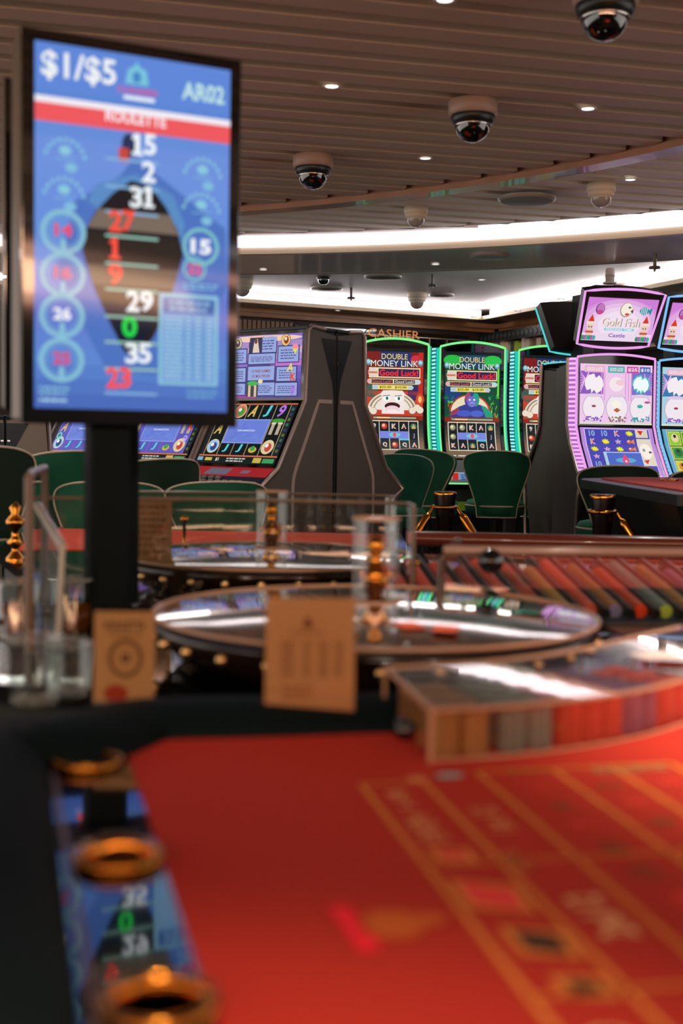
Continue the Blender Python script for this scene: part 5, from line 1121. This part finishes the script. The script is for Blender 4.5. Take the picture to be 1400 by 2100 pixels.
# ------------------------------------------------------------ display screens
W_, H_ = .385, .677
def art_display():
    a = Art(W_, H_, matf=lambda c: em(c, 1.0, .06))
    xl_, xr = 70., 456.
    def u(px, py=0): t = (px-xl_)/(xr-xl_); return t*2.3/(2.47-t*.17)
    def v(px, py): t0 = 80+(px-70)*.155; t1 = 836+(px-70)*.035; return (py-t0)/(t1-t0)
    def T(s, px, py, h, c, w=None, b=.03, L=6): a.text(s, u(px), v(px, py), h/745, c, L, None if w is None else w/386, b, skew=0)
    a.grad(0, 0, 1, 1, ['#6c92de', '#5c86d4', '#6f92dc', '#6a90dc', '#6490da', '#6678cc', '#5f88d2', '#4a68b8'], 0, 24)
    a.rect(0, .0, 1, .12, '#6088d8', 1)
    # big photo shape: pale shoulders, dark lens, blue beyond
    a.poly([(.42, .34), (.50, .28), (.60, .32), (.98, .46), (1, .62), (.85, .80), (.60, .9), (.35, .88), (.10, .62), (.20, .42)], '#4f74c0', 1)
    a.poly([(.26, .42), (.30, .37), (.50, .33), (.70, .38), (.76, .46), (.70, .62), (.5, .5)], '#5a8cc4', 2)
    lens = []
    for px, py in ((262, 366), (300, 378), (330, 420), (355, 470), (366, 520), (352, 572), (330, 640), (308, 690), (290, 716), (250, 722), (225, 670), (190, 590), (165, 510), (170, 470), (190, 430), (225, 392)): lens.append((u(px), v(px, py)))
    a.poly(lens, '#221f20', 3)
    for y0_, y1_, c in ((430, 470, '#7a6a5e'), (478, 530, '#2c2522'), (545, 585, '#66584c')):  # brown bands: reflections of lights behind the camera, painted into the artwork
        y0_, y1_ = v(262, y0_), v(262, y1_)
        def xat(y):
            xs_ = []
            for (x1, ya), (x2, yb) in zip(lens, lens[1:]+lens[:1]):
                if (ya-y)*(yb-y) <= 0 and ya != yb: xs_.append(x1+(x2-x1)*(y-ya)/(yb-ya))
            return min(xs_), max(xs_)
        (l0, r0), (l1, r1_) = xat(y0_), xat(y1_); a.poly([(l0, y0_), (r0, y0_), (r1_, y1_), (l1, y1_)], c, 4)
    a.poly([(u(206), v(206, 620)), (u(262), v(262, 625)), (u(318), v(318, 650)), (u(262), v(262, 735))], '#101c30', 4)
    a.ell(u(256), v(256, 295), .035, .035, '#2a3458', 3); a.rect(u(236), v(236, 298), u(256), v(256, 330), '#c84a3a', 4)
    a.rect(.0, .145, 1, .163, '#f2ecf4', 3); a.rect(0, .163, 1, .213, '#ee5a5e', 3)
    T('$1/$5', 157, 140, 60, '#f2f4f4', 142, .022); T('AR02', 402, 187, 38, '#bfe4e4', 88, .03)
    # small crest and line of letters below
    cx_, cy_ = u(271), v(271, 150); a.poly([(cx_-.06, cy_+.028), (cx_-.045, cy_-.012), (cx_-.015, cy_-.022), (cx_, cy_-.036), (cx_+.015, cy_-.022), (cx_+.05, cy_-.012), (cx_+.06, cy_+.028)], '#7ac4dc', 5); a.ell(cx_, cy_+.008, .022, .016, '#4a86c8', 6)
    T('CUNARD', 272, 184, 13, '#d84a8a', 80, .02); a.rect(u(245), v(272, 195), u(306), v(272, 203), '#e8f0f8', 6)
    T('ROULETTE', 270, 240, 24, '#f8e8ee', 120, .03)
    for k, (s, px, py, c, w_) in enumerate((('15', 285, 293, 'w', 50), ('2', 295, 349, 'w', 28), ('31', 283, 401, 'w', 50), ('27', 243, 450, 'r', 52), ('1', 229, 507, 'r', 24), ('9', 230, 560, 'r', 30), ('29', 279, 616, 'w', 54), ('0', 259, 669, 'g', 30), ('35', 277, 724, 'w', 52), ('23', 238, 775, 'r', 50))):
        c_ = {'w': '#f0f6fa', 'r': '#ff5244', 'g': '#22e050'}[c]
        n_ = len(s); cw_ = w_/n_ if n_ > 1 else w_
        for q_, ch_ in enumerate(s):
            xx = px+(q_-(n_-1)/2)*cw_
            if ch_ == '1':
                X = lambda dx: u(xx+dx); Y = lambda dy: v(xx, py+dy)
                a.poly([(X(-5), Y(-22)), (X(5), Y(-22)), (X(5), Y(16)), (X(-5), Y(16))], c_, 8); a.poly([(X(-11), Y(-14)), (X(-5), Y(-22)), (X(-4), Y(-12)), (X(-11), Y(-9))], c_, 8); a.rect(u(xx-11), v(xx, py+15), u(xx+11), v(xx, py+22), c_, 8)
            else: T(ch_, xx, py, 44, c_, cw_*.98, .03, 8)
        a.rect(u(210), v(262, py+31), u(315), v(262, py+36), '#9cc8b8' if 2 < k < 9 else '#88b4dc', 7)
    for (px, py, s, c) in ((127, 472, '14', '#e8506a'), (126, 560, '16', '#d85a80'), (125, 645, '26', '#f4f6fa'), (124, 737, '25', '#d8507a')):
        X, Y = u(px), v(px, py); a.ring(X, Y, .112, .062, .80, '#88c0d4', 5); a.ring(X, Y, .085, .047, .88, '#6fa0d0', 5); T(s, px, py-4, 26, c, 34, .04, 7); a.ell(X, Y+.035, .014, .018, '#88c0d4', 6)
    for (px, py, s, c, r) in ((400, 503, '15', '#f6f8fa', .098), (388, 549, '22', '#e0507a', .062)): X, Y = u(px), v(px, py); a.ring(X, Y, r, r*.56, .82, '#7fc4c8', 5); T(s, px, py, 32 if r > .08 else 22, c, 42 if r > .08 else 30, .04, 7)
    for (px, py) in ((130, 290), (128, 370), (402, 330), (400, 402)):
        X, Y = u(px), v(px, py)
        for i in range(9): q = R(-160+20*i*.9); a.ell(X+.10*cos(q), Y+.05+.06*sin(q), .009, .007, '#88c4dc', 6, 8)
        a.ell(X, Y+.02, .03, .013, '#8ac8dc', 6); a.line(X-.05, Y+.045, X+.05, Y+.04, .005, '#80bcdc', 6); a.ell(X+.03, Y+.065, .03, .013, '#80bcdc', 6)
    a.rect(u(318), v(380, 602), u(436), v(380, 792), '#8fc4da', 4); a.rect(u(324), v(380, 609), u(430), v(380, 786), '#6f9cd2', 5); a.rect(u(326), v(380, 612), u(428), v(380, 642), '#3f66ac', 6)
    a.scr(u(338), v(380, 614), u(420), v(380, 640), '#8ab8dc', 2, 7); 
    for k, (x0, x1) in enumerate(((328, 366), (372, 382), (390, 402), (412, 426))): a.scr(u(x0), v(380, 648), u(x1), v(380, 782), '#a4cce4', 15, 6, .5, k)
    a.scr(u(80), v(110, 790), u(140), v(110, 812), '#86bcd4', 2, 5); a.scr(u(80), v(110, 816), u(135), v(110, 826), '#b4e0e8', 1, 5); a.scr(u(375), v(400, 800), u(436), v(400, 822), '#6fa4cc', 2, 5); a.scr(u(365), v(400, 578), u(436), v(400, 594), '#84bce0', 2, 5)
    return a
def display(label, px=0):
    t = thing('display_screen', label, 'display screen'); bz = .024
    MB().box(-W_/2-bz, W_/2+bz, 0, .085, -H_-bz, bz).build('housing', mat('housing_lit_brown', '#5c4a34', .4), t, .006)  # light falling on the housing side is put into the brown
    MB().box(-W_/2-bz, W_/2+bz, -.012, .0, -H_-bz-.006, bz).build('bezel', GLOSSBLK, t, .003)
    DISP.build('screen', plane((-W_/2, -.0125, 0), (W_/2, -.0125, 0), (-W_/2, -.0125, -H_)), t)
    MB().box(-.05, .05, .07, .11, -.5, -.2).build('bracket', BLKM, t)
    MB().prism([(x, y) for x, y in [(-.075+px, .02), (.005+px, .02), (.005+px, .09), (-.075+px, .09)]], -1.155, -H_-bz, 'z').build('pole', mat('pole_black', '#0b1313', .7, spec=.1), t, .012)
    return t
DISP = art_display()
def place(t, tlp, yw, tilt, d):
    c = P(*tlp, y=d); e = Matrix.Rotation(yw, 4, 'Z') @ Matrix.Rotation(tilt, 4, 'X'); off = e @ V((-W_/2, -.0125, 0))
    t.location = c-off; t.rotation_euler = (tilt, 0, yw)
s1 = display('tall roulette results display on a black pole, facing the camera')
place(s1, (71, 82), R(26), R(0), 2.30)
DISP = art_display()
s2 = display('second results display hidden behind the first, mirrored in the glossy ledge', .09)
place(s2, (32, 182), R(20), R(0), 2.74)
